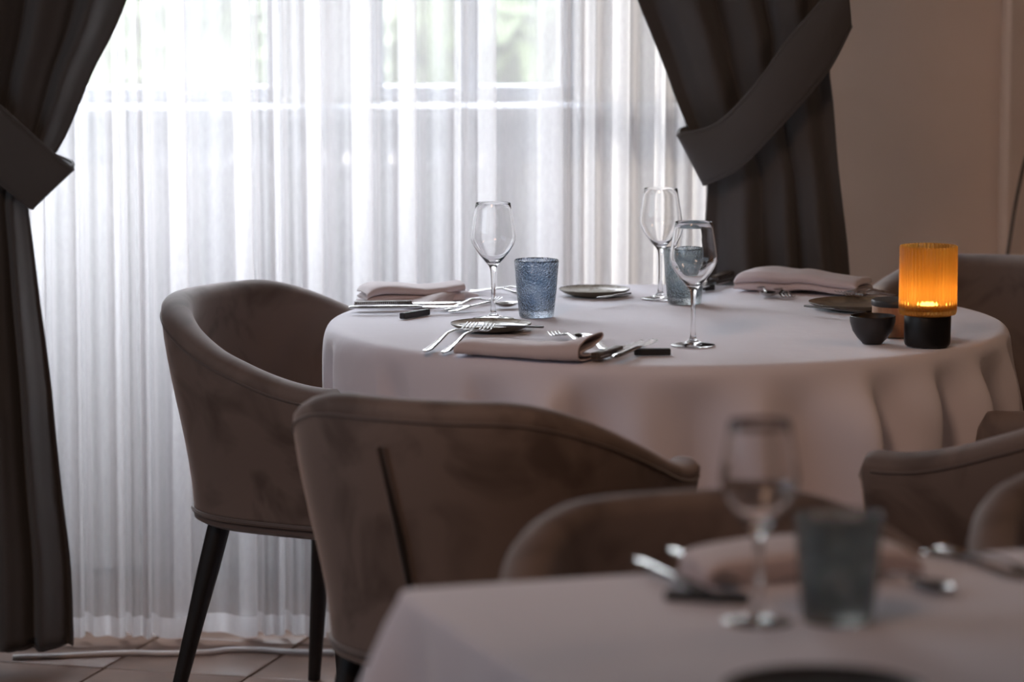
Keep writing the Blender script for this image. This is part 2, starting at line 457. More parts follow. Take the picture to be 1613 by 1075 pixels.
# the garden outside
gd = G().box((0, 22, -0.45), (60, 28.6, 0.1)).build('garden_lawn', M['grass'], smooth=False); tag(gd, 'green lawn outside the windows', 'lawn', kind='structure')
hd = empty('garden_hedge', (0, 12.5, -0.4)); tag(hd, 'blurred pale green hedge outside, glimpsed through the windows and sheer curtain', 'hedge')
g = G(); rr = random.Random(2)
for q in range(5200):
    p = Vector((rr.uniform(-7, 7), rr.uniform(-0.45, 0.45), rr.uniform(0.02, 2.3)))
    if rr.random() < 0.8: p.y = -0.42 - 0.12*rr.random() - 0.25*noise.noise(Vector((p.x*0.8, p.z, 0)))
    else: p.z = 2.25 + 0.2*rr.random()
    t1 = Vector((rr.uniform(-1, 1), rr.uniform(-1, 1), rr.uniform(-1, 1))).normalized()*0.11; t2 = t1.orthogonal().normalized()*0.07
    b_ = len(g.v); g.v += [tuple(p-t1), tuple(p+t2), tuple(p+t1), tuple(p-t2)]; g.f.append((b_, b_+1, b_+2, b_+3))
fo = g.build('foliage', M['leaf'], hd, smooth=False); fo['kind'] = 'stuff'
G().box((0, 0, 1.15), (13.9, 0.8, 2.2)).build('inner_foliage', M['leaf'], hd, smooth=False)

# ------------------------------------------------------------------ sheer curtain: one long voile with real S-folds
def sheer():
    Y0 = 6.78
    bands = [(60, 84), (128, 137), (186, 200), (232, 240), (272, 303), (374, 404), (436, 447), (486, 512), (556, 589), (628, 658), (716, 728), (754, 783), (846, 885), (918, 934), (962, 988), (1030, 1046), (1092, 1112), (1160, 1190)]
    rr = random.Random(3)
    def X(px, Y=Y0): return (px-806.5)/F_PX*Y*1.012
    pts = [(X(-120), 0.0)]
    prev = -120
    for (a, b) in bands:
        mid = (prev + a) / 2
        pts.append((X(mid - 0.2*(a-prev)), rr.uniform(-0.012, 0.004)))
        pts.append((X(mid + 0.2*(a-prev)), rr.uniform(-0.02, 0.008)))
        s_ = rr.uniform(0.012, 0.026)
        pts += [(X(a), -0.012), (X((a+b)/2), -0.016), (X(b-2), -0.010), (X(b), 0.0), (X(b-2), 0.010), (X((a+b)/2), 0.016+s_*0.2), (X(a+2), 0.022), (X(a), 0.030), (X(a+2), 0.036), (X((a+b)/2), 0.036), (X(b+4), 0.026)]
        prev = b + 4
    pts.append((X(1285), 0.0))
    pl = catmull([(p[0], p[1], 0) for p in pts], 3)
    zs = [0.012, 0.03, 0.055, 0.12, 0.3, 0.5, 0.75, 1.0, 1.25, 1.6, 2.0, 2.5, 3.12]
    g = G(); rings = []
    for z in zs:
        ring = []
        for i, p in enumerate(pl):
            amp = lerp(1.25, 0.9, z/2.6)
            dx = 0.006*noise.noise(Vector((p.x*3, z*0.7, 0))) + 0.0*z
            zz = z
            if z < 0.2:
                zz = z + (0.2-z)/0.2 * 0.016*(noise.noise(Vector((p.x*9, 2, 1)))+0.35)
            ring.append((p.x + dx, wy(p.x, Y0) + p.y*amp + 0.006*noise.noise(Vector((p.x*4, z, 9))), zz))
        rings.append(ring)
    root = g.loft(rings[2:], False, False).build('sheer_curtain', M['sheer'], ang=180)
    tag(root, 'white translucent sheer curtain hanging in soft folds across the windows', 'curtain')
    g = G().loft(rings[:3], False, False).build('hem', M['hem'], root, ang=180)
    return root
sheer()
# curtain rail, above the picture
cr = empty('curtain_rail', (0, 0, 0)); tag(cr, 'curtain rail fixed under the ceiling above the picture', 'rail')
G().tube([(-1.9, wy(-1.9, 6.74), 3.15), (1.3, wy(1.3, 6.74), 3.15)], 0.012).build('rod', M['black'], cr)
for x in (-1.8, 0.0, 1.25):
    G().tube([(x, wy(x, 6.74), 3.15), (x, wy(x, 6.74), CZ)], 0.008).build('bracket', M['black'], cr)

# white cable lying on the floor along the hem
pts = [on(px, py, 0.006) for px, py in ((20, 1036), (90, 1034), (160, 1030.5), (210, 1029), (260, 1030), (330, 1027.5), (360, 1024), (410, 1024), (450, 1027), (500, 1028), (560, 1029))]
tag(G().tube(catmull(pts, 5), 0.0055, 8).build('floor_cable', M['white']), 'thin white cable running along the floor under the sheer curtain hem', 'cable')
# brass coloured rail sockets glimpsed at hem left out; black cord on the right wall
pts = [deep(px, py, wy(1.0, 7.48)) for px, py in ((1640, -1100), (1634, -400), (1626, 60), (1622, 215), (1612, 262), (1600, 320), (1592, 370), (1586, 410), (1580, 470), (1576, 620), (1574, 800), (1574, 890))]
wc = G().tube(catmull(pts, 5), 0.0035, 8).build('wall_cord', M['blackcord']); tag(wc, 'thin black cord hanging down the brown wall at the right border', 'cord')

# ------------------------------------------------------------------ dark drapes, held by tiebacks
def drape(label, left, right, Y, nf, amp, zb, seed, tie_label, band, lobes):
    """left/right: tables of (pixel row, pixel column) of the two silhouettes"""
    rr = random.Random(seed)
    N, g = 150, G()
    rows = [-1480, -1100, -700, -400, -200, -60] + list(range(0, 1080, 20))
    ph = [rr.uniform(0, 6.28) for _ in range(4)]
    rings = []
    cent = (left[0][1] + right[0][1]) / 2
    Yc = wy((sinterp(left, 300)-806)/F_PX*Y, Y)
    zbot = zb
    for py in rows:
        zc = deep(0, py, Yc).z
        if zc > 3.14: continue
        if zc < 0.03: break
        ring = []
        xl, xr = interp_c(left, py), interp_c(right, py)
        pinch = lobes(py)
        for i in range(N + 1):
            u = i / N
            uu = u + 0.045*math.sin(6*u + ph[0]) + 0.012*math.sin(11*u + ph[1] + py*0.002)
            w = 2*PI*nf*uu
            fold = math.sin(w) + 0.28*math.sin(2*w + ph[2] + py*0.001) + 0.55*math.sin(0.5*w + ph[3])
            px = lerp(xl, xr, u + 0.012*math.sin(w+1.2)*math.sin(PI*u))
            P = deep(px, py, Yc)
            edge = min(1, u*14) * 1.0
            ring.append((P.x, wy(P.x, Y) - 0.03 + amp*pinch*fold*(0.35+0.65*edge), P.z))
        rings.append(ring)
    # bottom row at the hem
    d = empty('drape'); tag(d, label, 'curtain', None)
    lo = rings[-1]
    rings.append([(p[0], p[1], zb + 0.03*noise.noise(Vector((p[0]*8, 0, seed)))*0.5) for p in lo])
    g.loft(rings, False, False).build('drape_fabric', M['drape'], d, ang=180, solid=0.004)
    return d
def interp_c(tab, x):
    # smooth (monotone cubic-ish) interpolation
    if x <= tab[0][0]:
        (x0, y0), (x1, y1) = tab[0], tab[1]; return y0 + (y1-y0)/(x1-x0)*(x-x0)
    if x >= tab[-1][0]: return tab[-1][1]
    for i in range(len(tab)-1):
        if x <= tab[i+1][0]:
            x0, y0 = tab[i]; x1, y1 = tab[i+1]
            m0 = (tab[i+1][1]-tab[i-1][1])/(tab[i+1][0]-tab[i-1][0]) if i > 0 else (y1-y0)/(x1-x0)
            m1 = (tab[i+2][1]-tab[i][1])/(tab[i+2][0]-tab[i][0]) if i+2 < len(tab) else (y1-y0)/(x1-x0)
            h = x1-x0; t = (x-x0)/h
            return (2*t**3-3*t*t+1)*y0 + (t**3-2*t*t+t)*h*m0 + (-2*t**3+3*t*t)*y1 + (t**3-t*t)*h*m1
def tieback(label, top, bot, Y, bulge, parent=None):
    """front strip between two pixel polylines of equal length (from the wall hook to the tip), wrapped round behind at the tip"""
    Yc = wy((top[-1][0]-806)/F_PX*Y, Y)
    n = len(top); A = []; B = []
    for i in range(n):
        t = i/(n-1)
        dd = bulge*math.sin(PI*min(1, t*0.86)) + 0.0
        A.append(deep(top[i][0], top[i][1], Yc - 0.075 - dd)); B.append(deep(bot[i][0], bot[i][1], Yc - 0.07 - dd))
    # back half
    ta, tb = A[-1], B[-1]
    dirx = 1 if A[0].x > A[-1].x else -1
    for k, (dx, dy, dz) in enumerate(((-0.004, 0.018, 0.0), (0.0, 0.05, 0.003), (0.03, 0.085, 0.01), (0.10, 0.10, 0.03))):
        A.append(ta + Vector((dirx*dx, dy, dz+0.002*k))); B.append(tb + Vector((dirx*dx, dy, dz+0.002*k)))
    A = catmull(A, 6); B = catmull(B, 6)
    rings = []
    for a, b in zip(A, B):
        rings.append([a.lerp(b, k/10) + Vector((0, -0.010*math.sin(PI*k/10), 0)) for k in range(11)])
    g = G().loft(rings, False, False)
    o = g.build('tieback', M['drape'], parent, ang=180, solid=0.007)
    # stitched hems along both edges
    for e in (0, 10):
        G().tube([r[e] for r in rings], 0.0045, 6).build('hem_edge', M['drape'], o)
    return o
dl = drape('dark charcoal drape tied back at the left side of the sheer curtain',
      [(-400, -330), (0, -190), (170, -150), (300, -130), (500, -150), (1000, -190)],
      [(-400, 330), (0, 197), (60, 172), (110, 146), (170, 122), (220, 100), (262, 74), (300, 46), (330, 44), (380, 50), (480, 61), (600, 76), (700, 86), (800, 97), (890, 108), (1000, 113)],
      6.62, 4.2, 0.020, 0.035, 4, '', None, lambda py: lerp(1.15, 0.55, ss(-50, 240, py)) if py < 290 else lerp(0.55, 1.25, ss(300, 620, py)))
tieback('', [(-190, 30), (-120, 75), (-60, 122), (0, 168), (50, 213), (108, 264)], [(-210, 150), (-150, 190), (-90, 235), (-40, 262), (0, 288), (46, 325)], 6.62, 0.03, dl)
dr = drape('dark grey drape tied back at the right side of the sheer curtain, against brown wall',
      [(-400, 880), (0, 1004), (50, 1024), (100, 1044), (150, 1062), (200, 1082), (240, 1096), (275, 1112), (300, 1113), (340, 1110), (400, 1110), (460, 1112), (1000, 1105)],
      [(-400, 1300), (0, 1306), (60, 1312), (100, 1306), (160, 1312), (260, 1320), (420, 1338), (1000, 1372)],
      6.70, 3.3, 0.020, 0.035, 11, '', None, lambda py: lerp(1.0, 0.55, ss(-50, 210, py)) if py < 240 else lerp(0.55, 1.2, ss(250, 560, py)))
tieback('', [(1330, -62), (1296, 0), (1243, 62), (1190, 135), (1130, 195), (1074, 212)], [(1340, 40), (1306, 106), (1262, 160), (1215, 212), (1165, 262), (1114, 288)], 6.70, 0.035, dr)

# ------------------------------------------------------------------ tub chairs
SEAT_B, BACK_H, ARM_H = 0.395, 0.79, 0.655
CA, CB, CL = 0.285, 0.275, 0.235
_q = PI/2*math.sqrt((CA*CA+CB*CB)/2); _S = _q+CL
def uplan(t):
    s = abs(t)*_S; sg = 1 if t >= 0 else -1
    if s < _q:
        a = s/_q*PI/2
        ex = 0.92
        x, y = CA*math.sin(a)**ex, -CB*math.cos(a)**ex
        n = Vector((math.sin(a)/CA, -math.cos(a)/CB, 0)).normalized()
    else:
        k = (s-_q)/CL
        x, y = CA - 0.022*k*k, s-_q
        n = Vector((1, 0.12*k, 0)).normalized()
    return Vector((sg*x, y, 0)), Vector((sg*n.x, n.y, 0))
def htop(t):
    u = abs(t)
    return lerp(BACK_H, ARM_H, ss(0.16, 0.94, u))
def outer(t, z, off=0.0):
    p, n = uplan(t)
    k = (htop(t) - z) / (htop(t) - SEAT_B)
    tap = 0.045*ss(0.0, 1.0, k)*1.0 + 0.012*k
    c = Vector((0, 0.02, 0))
    return p - n*(tap - off) + Vector((0, 0, z))
def chair_proto():
    root = empty('tub_chair')
    T = [(-1 + 2*i/96) for i in range(97)]
    rings = []
    for t in T:
        p, n = uplan(t); h = htop(t)
        e = max(0, (abs(t)-0.965)/0.035)                      # rounding of the arm fronts
        sh = 0.022*(1-math.sqrt(max(0, 1-e*e)))
        h2 = h - sh*1.2
        th = 0.058 - 0.010*ss(0.5, 1, abs(t))*0
        ring = []
        zs = [SEAT_B, SEAT_B+0.006] + [lerp(SEAT_B+0.012, h2-0.024, k/9) for k in range(10)]
        for z in zs:
            sx2 = 0.010 if z == SEAT_B else 0.0
            ring.append(outer(t, z, -sx2 - sh*0.5))
        for a in range(1, 8):
            q = a/8*PI
            ring.append(p - n*(th/2 - math.cos(q)*th/2) + Vector((0, 0, h2 - 0.024 + math.sin(q)*0.024)) + n*(-sh*0.5*math.cos(q)))
        for k in range(10):
            z = lerp(h2-0.024, SEAT_B+0.02, k/9)
            kk = (h-z)/(h-SEAT_B)
            ring.append(p - n*(th - sh*0.5 + 0.045*ss(0, 1, kk)) + Vector((0, 0, z)))
        rings.append(ring)
    sh_o = G().loft(rings, True, True).build('backrest', M['velvet'], root, ang=60)
    # seat: rounded cushion filling the inside
    def plan(inset, z, fy=0.0):
        r = []
        for i in range(40):
            t = -0.97 + 1.94*i/39
            p, n = uplan(t); q = p - n*inset; r.append(Vector((q.x, q.y - 0.004, z)))
        xr = r[-1].x; 
        for i in range(1, 12):
            a = i/12; r.append(Vector((xr*math.cos(PI*a), r[39].y + 0.035*math.sin(PI*a) + fy, z)))
        return r
    G().loft([plan(0.085, SEAT_B+0.004), plan(0.07, SEAT_B+0.012), plan(0.07, SEAT_B+0.045), plan(0.085, SEAT_B+0.055), plan(0.16, SEAT_B+0.064), plan(0.23, SEAT_B+0.066)]).build('seat', M['velvet'], root, ang=60)
    G().loft([plan(0.075, SEAT_B-0.02), plan(0.06, SEAT_B-0.012), plan(0.06, SEAT_B+0.006)]).build('seat_base', M['pipe'], root, ang=50)
    # piping and seams
    G().tube([outer(t, SEAT_B+0.003, 0.001) for t in T], 0.0045, 6).build('bottom_piping', M['pipe'], root)
    G().tube([outer(t, htop(t)-0.030, 0.0005) for t in T[2:-2]], 0.0022, 6).build('rim_piping', M['pipe'], root)
    for s in (1,):
        t0 = 0.02
        zt, zb_ = htop(t0)-0.07, SEAT_B+0.01
        pa_ = []; pb_ = []; pc_ = []
        for k in range(17):
            z = lerp(zt, zb_, k/16); tt = -0.06 + 0.045*math.sin(k/16*PI/2)
            pa_.append(outer(tt - 0.008, z, 0.001)); pb_.append(outer(tt + 0.008, z, 0.001)); pc_.append(outer(tt, z, 0.0005))
        G().tube(pc_, lambda q: 0.0065*math.sin(PI*min(1, 0.12+q*0.88))+0.001, 6).build('seam', M['seam'], root)
        G().tube(pa_, 0.0035, 6).tube(pb_, 0.0035, 6).build('seam_piping', M['pipe'], root)
    for (x, y, dx, dy) in ((-0.165, -0.10, -0.07, -0.075), (0.165, -0.10, 0.07, -0.075), (-0.19, 0.17, -0.03, 0.04), (0.19, 0.17, 0.03, 0.04)):
        rr_ = []
        for z, r in ((SEAT_B-0.01, 0.020), (SEAT_B-0.10, 0.019), (0.2, 0.0155), (0.0, 0.011)):
            k = 1 - z/SEAT_B; q = []
            for a in range(12):
                w = 2*PI*a/12; q.append((x+dx*k + r*math.copysign(abs(math.cos(w))**0.75, math.cos(w)), y+dy*k + r*math.copysign(abs(math.sin(w))**0.75, math.sin(w)), z))
            rr_.append(q)
        G().loft(list(reversed(rr_))).build('leg', M['blackwood'], root)
    return root
chairs = [  # x, y, facing angle (0 = away from the camera, negative turns right), label
    (-0.355, 6.12, -121, 'taupe velvet tub chair left of the round table, in front of the sheer curtain'),
    (-0.040, 4.99, -23, 'taupe velvet tub chair with its seamed back to the camera, before the round table'),
    (0.272, 3.760, -162+360, 'taupe velvet tub chair behind the near table, only its curved rim showing'),
    (0.835, 3.960, -162+360, 'grey rim of a tub chair at the right border behind the near table'),
    (0.863, 5.247, 60, 'dark brown velvet tub chair at lower right, its arms against the round tablecloth'),
    (0.93, 6.56, 160, 'dark tub chair behind the amber candle holder, against the brown wall'),
]
proto = None
for (x, y, a, lb) in chairs:
    c = chair_proto() if proto is None else copy_tree(proto)
    proto = proto or c
    c.location = (x, y, 0); c.rotation_euler = (0, 0, R(a))
    tag(c, lb, 'chair', 'velvet tub chairs')

# ------------------------------------------------------------------ round table and its cloth
TL, TR_, TF, TB = on(516, 520), on(1594, 520), on(1056, 578), on(1056, 445)
CX = (TL.x+TR_.x)/2 ; CY = (TF.y+TB.y)/2; TRAD = (TB.y-TF.y)/2
print('TABLE', CX, CY, TRAD, (TR_.x-TL.x)/2)
TRAD = 0.607
rt_ = empty('round_table', (CX, CY, 0)); tag(rt_, 'round table hidden under the floor-length white cloth', 'table')
G().lathe([(0, 0.72), (TRAD-0.012, 0.72), (TRAD-0.006, 0.727), (TRAD-0.006, 0.741), (TRAD-0.012, 0.7465), (0, 0.7465)], 64).build('tabletop', M['handlewood'], rt_)
G().lathe([(0, 0), (0.26, 0), (0.26, 0.02), (0.05, 0.05), (0.04, 0.1), (0.04, 0.72), (0, 0.72)], 32).build('pedestal', M['black'], rt_)
FOLDS = [
    (0.735, (6130, 6132, 6128, 6124, 6122, 6123, 6127, 6129, 6133, 6135, 6132, 6130, 6124, 6121, 6121, 6123, 6133, 6134, 6126, 6126, 6127, 6125, 6128, 6127, 6122, 6120, 6123, 6127, 6129, 6128, 6125, 6129, 6134, 6126, 6120, 6123, 6126, 6128, 6129, 6134, 6134, 6130, 6127, 6123, 6122, 6123, 6128, 6129, 6124, 6127, 6129, 6125, 6124, 6127, 6134, 6137, 6131, 6125, 6125, 6130, 6132, 6124, 6119, 6121, 6129, 6133, 6130, 6133, 6148, 6153, 6138, 6125, 6121, 6121, 6125, 6128, 6129, 6126, 6125, 6131, 6134, 6126, 6123, 6125, 6125, 6130, 6130, 6127, 6127, 6122, 6121, 6124, 6124, 6123, 6129, 6131, 6122, 6119, 6121, 6123, 6134, 6142, 6132, 6123, 6123, 6128, 6135, 6129, 6121, 6120, 6124, 6129, 6130, 6131, 6130, 6124, 6126, 6139, 6142, 6133, 6124, 6122, 6123, 6127, 6133, 6135, 6127, 6122, 6121, 6122, 6126, 6127, 6124, 6124, 6130, 6137, 6134, 6128, 6126, 6127, 6128, 6128, 6128, 6126, 6124, 6122, 6124, 6128, 6129, 6133, 6138, 6128, 6125, 6132, 6132, 6126, 6122, 6121, 6121, 6125, 6133, 6129, 6123, 6121, 6126, 6134, 6130, 6124, 6124, 6123, 6129, 6136, 6130, 6130, 6136, 6131, 6125, 6124, 6125, 6127)),
    (0.722, (6157, 6154, 6145, 6142, 6139, 6138, 6141, 6149, 6162, 6164, 6157, 6156, 6147, 6139, 6135, 6137, 6156, 6165, 6151, 6148, 6152, 6152, 6151, 6143, 6138, 6136, 6138, 6143, 6149, 6151, 6148, 6154, 6158, 6141, 6133, 6138, 6143, 6148, 6157, 6165, 6164, 6155, 6145, 6138, 6136, 6138, 6149, 6156, 6149, 6149, 6148, 6140, 6139, 6142, 6147, 6152, 6150, 6146, 6150, 6156, 6150, 6141, 6138, 6140, 6148, 6157, 6160, 6169, 6190, 6194, 6164, 6139, 6135, 6137, 6140, 6146, 6156, 6152, 6145, 6155, 6158, 6143, 6140, 6141, 6141, 6154, 6158, 6152, 6148, 6139, 6135, 6141, 6143, 6143, 6155, 6156, 6138, 6133, 6136, 6137, 6151, 6164, 6152, 6140, 6142, 6158, 6167, 6152, 6139, 6137, 6142, 6150, 6153, 6159, 6158, 6144, 6147, 6168, 6171, 6156, 6140, 6137, 6139, 6144, 6160, 6167, 6153, 6140, 6136, 6136, 6144, 6148, 6145, 6148, 6158, 6165, 6155, 6142, 6139, 6144, 6152, 6153, 6150, 6146, 6145, 6140, 6137, 6142, 6145, 6160, 6170, 6155, 6147, 6158, 6157, 6146, 6140, 6136, 6131, 6140, 6159, 6157, 6145, 6140, 6148, 6162, 6154, 6140, 6140, 6139, 6149, 6165, 6160, 6159, 6166, 6153, 6140, 6140, 6144, 6150)),
    (0.700, (6174, 6159, 6134, 6123, 6116, 6109, 6113, 6145, 6185, 6187, 6171, 6167, 6143, 6115, 6107, 6111, 6147, 6187, 6174, 6155, 6171, 6183, 6162, 6131, 6117, 6108, 6107, 6124, 6150, 6165, 6155, 6157, 6161, 6135, 6116, 6112, 6118, 6147, 6183, 6196, 6181, 6152, 6123, 6113, 6107, 6117, 6155, 6180, 6167, 6150, 6139, 6122, 6116, 6114, 6112, 6132, 6158, 6154, 6157, 6165, 6136, 6110, 6105, 6107, 6132, 6173, 6199, 6214, 6237, 6226, 6157, 6110, 6108, 6107, 6104, 6133, 6176, 6166, 6140, 6156, 6162, 6136, 6125, 6119, 6127, 6166, 6185, 6176, 6160, 6132, 6109, 6114, 6132, 6147, 6174, 6171, 6132, 6111, 6106, 6104, 6129, 6168, 6166, 6140, 6143, 6181, 6190, 6149, 6119, 6107, 6112, 6136, 6166, 6193, 6181, 6142, 6147, 6180, 6178, 6142, 6114, 6111, 6115, 6134, 6181, 6205, 6179, 6139, 6114, 6105, 6120, 6146, 6160, 6166, 6174, 6173, 6140, 6114, 6112, 6127, 6155, 6164, 6157, 6142, 6121, 6108, 6107, 6112, 6133, 6181, 6205, 6169, 6147, 6169, 6170, 6142, 6122, 6107, 6101, 6128, 6174, 6179, 6150, 6130, 6146, 6177, 6162, 6126, 6117, 6116, 6141, 6185, 6191, 6186, 6179, 6142, 6115, 6117, 6135, 6160)),
    (0.670, (6213, 6179, 6102, 6059, 6056, 6048, 6041, 6089, 6184, 6228, 6216, 6179, 6106, 6053, 6039, 6035, 6100, 6207, 6219, 6183, 6206, 6239, 6186, 6083, 6035, 6038, 6052, 6077, 6137, 6195, 6195, 6193, 6173, 6102, 6060, 6055, 6066, 6126, 6210, 6241, 6201, 6124, 6069, 6052, 6037, 6058, 6140, 6209, 6209, 6179, 6137, 6081, 6055, 6046, 6036, 6093, 6183, 6201, 6200, 6185, 6103, 6041, 6031, 6036, 6084, 6180, 6254, 6278, 6293, 6248, 6122, 6051, 6051, 6051, 6052, 6106, 6191, 6200, 6170, 6179, 6158, 6090, 6060, 6060, 6095, 6179, 6227, 6214, 6156, 6084, 6044, 6059, 6114, 6168, 6212, 6192, 6108, 6058, 6042, 6027, 6073, 6180, 6210, 6166, 6164, 6216, 6209, 6111, 6041, 6026, 6041, 6085, 6154, 6226, 6218, 6165, 6173, 6200, 6153, 6074, 6044, 6053, 6071, 6124, 6211, 6249, 6201, 6118, 6061, 6040, 6065, 6135, 6189, 6208, 6210, 6175, 6094, 6049, 6055, 6092, 6162, 6205, 6194, 6137, 6073, 6048, 6042, 6038, 6090, 6203, 6253, 6200, 6174, 6214, 6199, 6109, 6048, 6034, 6039, 6096, 6192, 6228, 6191, 6151, 6165, 6192, 6139, 6068, 6056, 6063, 6112, 6200, 6235, 6227, 6184, 6101, 6048, 6053, 6105, 6176)),
    (0.635, (6257, 6211, 6082, 5991, 5980, 5977, 5960, 6033, 6200, 6283, 6267, 6204, 6080, 5985, 5954, 5959, 6071, 6241, 6276, 6222, 6242, 6295, 6265, 6132, 5993, 5953, 5976, 6034, 6151, 6242, 6245, 6234, 6181, 6058, 5987, 5981, 6005, 6105, 6238, 6289, 6235, 6117, 6019, 5980, 5959, 5998, 6127, 6242, 6256, 6216, 6143, 6036, 5975, 5957, 6002, 6149, 6252, 6254, 6254, 6214, 6079, 5970, 5943, 5949, 6025, 6186, 6311, 6345, 6356, 6274, 6085, 5982, 5979, 5978, 5988, 6077, 6210, 6241, 6208, 6207, 6154, 6039, 5982, 5988, 6064, 6196, 6272, 6253, 6151, 6024, 5965, 6001, 6102, 6199, 6254, 6213, 6084, 5994, 5961, 5938, 5961, 6079, 6187, 6187, 6191, 6259, 6243, 6094, 5970, 5933, 5949, 6018, 6148, 6266, 6257, 6193, 6200, 6212, 6115, 5994, 5962, 5980, 6013, 6108, 6241, 6290, 6214, 6084, 5991, 5957, 6004, 6132, 6231, 6256, 6246, 6172, 6038, 5969, 5979, 6047, 6175, 6257, 6250, 6164, 6045, 5983, 5964, 6000, 6139, 6284, 6310, 6238, 6210, 6260, 6228, 6076, 5968, 5945, 5991, 6119, 6241, 6275, 6230, 6177, 6188, 6203, 6110, 6000, 5976, 5994, 6078, 6216, 6283, 6269, 6185, 6049, 5970, 5986, 6080, 6198)),
    (0.595, (6293, 6238, 6066, 5926, 5895, 5891, 5877, 5976, 6199, 6327, 6324, 6234, 6055, 5911, 5861, 5877, 6037, 6270, 6332, 6267, 6279, 6345, 6303, 6101, 5908, 5857, 5892, 6008, 6203, 6311, 6300, 6278, 6188, 6009, 5906, 5901, 5949, 6092, 6265, 6339, 6280, 6119, 5964, 5893, 5872, 5934, 6113, 6276, 6306, 6257, 6152, 5990, 5885, 5855, 5928, 6133, 6285, 6311, 6317, 6253, 6062, 5896, 5845, 5854, 5973, 6206, 6374, 6419, 6427, 6310, 6057, 5910, 5894, 5893, 5916, 6046, 6231, 6288, 6255, 6240, 6147, 5976, 5888, 5909, 6030, 6211, 6308, 6285, 6148, 5970, 5886, 5939, 6088, 6229, 6293, 6233, 6063, 5928, 5871, 5843, 5891, 6060, 6200, 6207, 6225, 6310, 6291, 6096, 5905, 5835, 5847, 5945, 6146, 6309, 6299, 6225, 6226, 6209, 6057, 5906, 5873, 5899, 5956, 6095, 6267, 6321, 6212, 6030, 5908, 5870, 5932, 6106, 6255, 6300, 6280, 6166, 5979, 5883, 5895, 5997, 6184, 6308, 6310, 6197, 6020, 5912, 5876, 5918, 6103, 6315, 6360, 6277, 6253, 6315, 6265, 6052, 5888, 5847, 5907, 6097, 6289, 6333, 6269, 6207, 6214, 6212, 6082, 5930, 5888, 5920, 6044, 6230, 6323, 6299, 6171, 5984, 5888, 5922, 6059, 6216)),
    (0.550, (6321, 6263, 6054, 5861, 5799, 5790, 5784, 5916, 6197, 6371, 6379, 6267, 6033, 5833, 5760, 5790, 5993, 6289, 6387, 6321, 6323, 6388, 6317, 6049, 5811, 5753, 5803, 5982, 6254, 6380, 6360, 6327, 6194, 5958, 5823, 5820, 5895, 6079, 6289, 6383, 6331, 6138, 5910, 5796, 5778, 5866, 6093, 6300, 6350, 6297, 6159, 5945, 5797, 5751, 5848, 6110, 6318, 6376, 6388, 6311, 6069, 5826, 5736, 5753, 5916, 6219, 6431, 6495, 6504, 6348, 6027, 5831, 5798, 5796, 5837, 6011, 6256, 6343, 6310, 6277, 6139, 5912, 5798, 5834, 5995, 6218, 6336, 6309, 6143, 5921, 5812, 5867, 6048, 6237, 6324, 6254, 6050, 5865, 5775, 5742, 5821, 6046, 6215, 6231, 6268, 6369, 6374, 6164, 5872, 5730, 5740, 5931, 6256, 6407, 6345, 6263, 6254, 6213, 6015, 5824, 5777, 5811, 5903, 6092, 6293, 6347, 6203, 5970, 5823, 5785, 5856, 6060, 6261, 6337, 6312, 6157, 5919, 5797, 5812, 5945, 6180, 6344, 6360, 6223, 5992, 5836, 5781, 5822, 6045, 6328, 6406, 6323, 6307, 6373, 6302, 6034, 5810, 5742, 5866, 6161, 6366, 6381, 6309, 6242, 6244, 6225, 6059, 5863, 5799, 5848, 6015, 6244, 6356, 6320, 6147, 5914, 5805, 5858, 6030, 6224)),
    (0.500, (6343, 6295, 6064, 5802, 5690, 5675, 5680, 5850, 6194, 6412, 6434, 6306, 6015, 5749, 5650, 5692, 5943, 6306, 6445, 6385, 6379, 6433, 6320, 5978, 5700, 5640, 5705, 5933, 6265, 6428, 6420, 6372, 6192, 5901, 5740, 5742, 5840, 6062, 6308, 6422, 6374, 6147, 5852, 5698, 5684, 5786, 6043, 6299, 6384, 6330, 6160, 5902, 5718, 5655, 5749, 6045, 6329, 6440, 6461, 6427, 6187, 5805, 5618, 5643, 5847, 6211, 6473, 6559, 6570, 6377, 5991, 5746, 5693, 5690, 5747, 5972, 6282, 6402, 6370, 6311, 6122, 5846, 5713, 5761, 5958, 6219, 6358, 6326, 6131, 5870, 5737, 5790, 5995, 6232, 6347, 6278, 6047, 5808, 5680, 5688, 5854, 6096, 6240, 6263, 6321, 6429, 6433, 6193, 5817, 5616, 5618, 5852, 6260, 6455, 6397, 6308, 6286, 6220, 5979, 5743, 5678, 5722, 5858, 6100, 6321, 6369, 6198, 5922, 5745, 5701, 5777, 6006, 6255, 6364, 6333, 6140, 5857, 5714, 5735, 5894, 6168, 6371, 6405, 6248, 5962, 5756, 5680, 5714, 5971, 6333, 6454, 6379, 6371, 6432, 6344, 6031, 5739, 5634, 5753, 6085, 6374, 6430, 6352, 6282, 6279, 6241, 6038, 5797, 5712, 5780, 5991, 6257, 6384, 6332, 6116, 5843, 5722, 5788, 5991, 6223)),
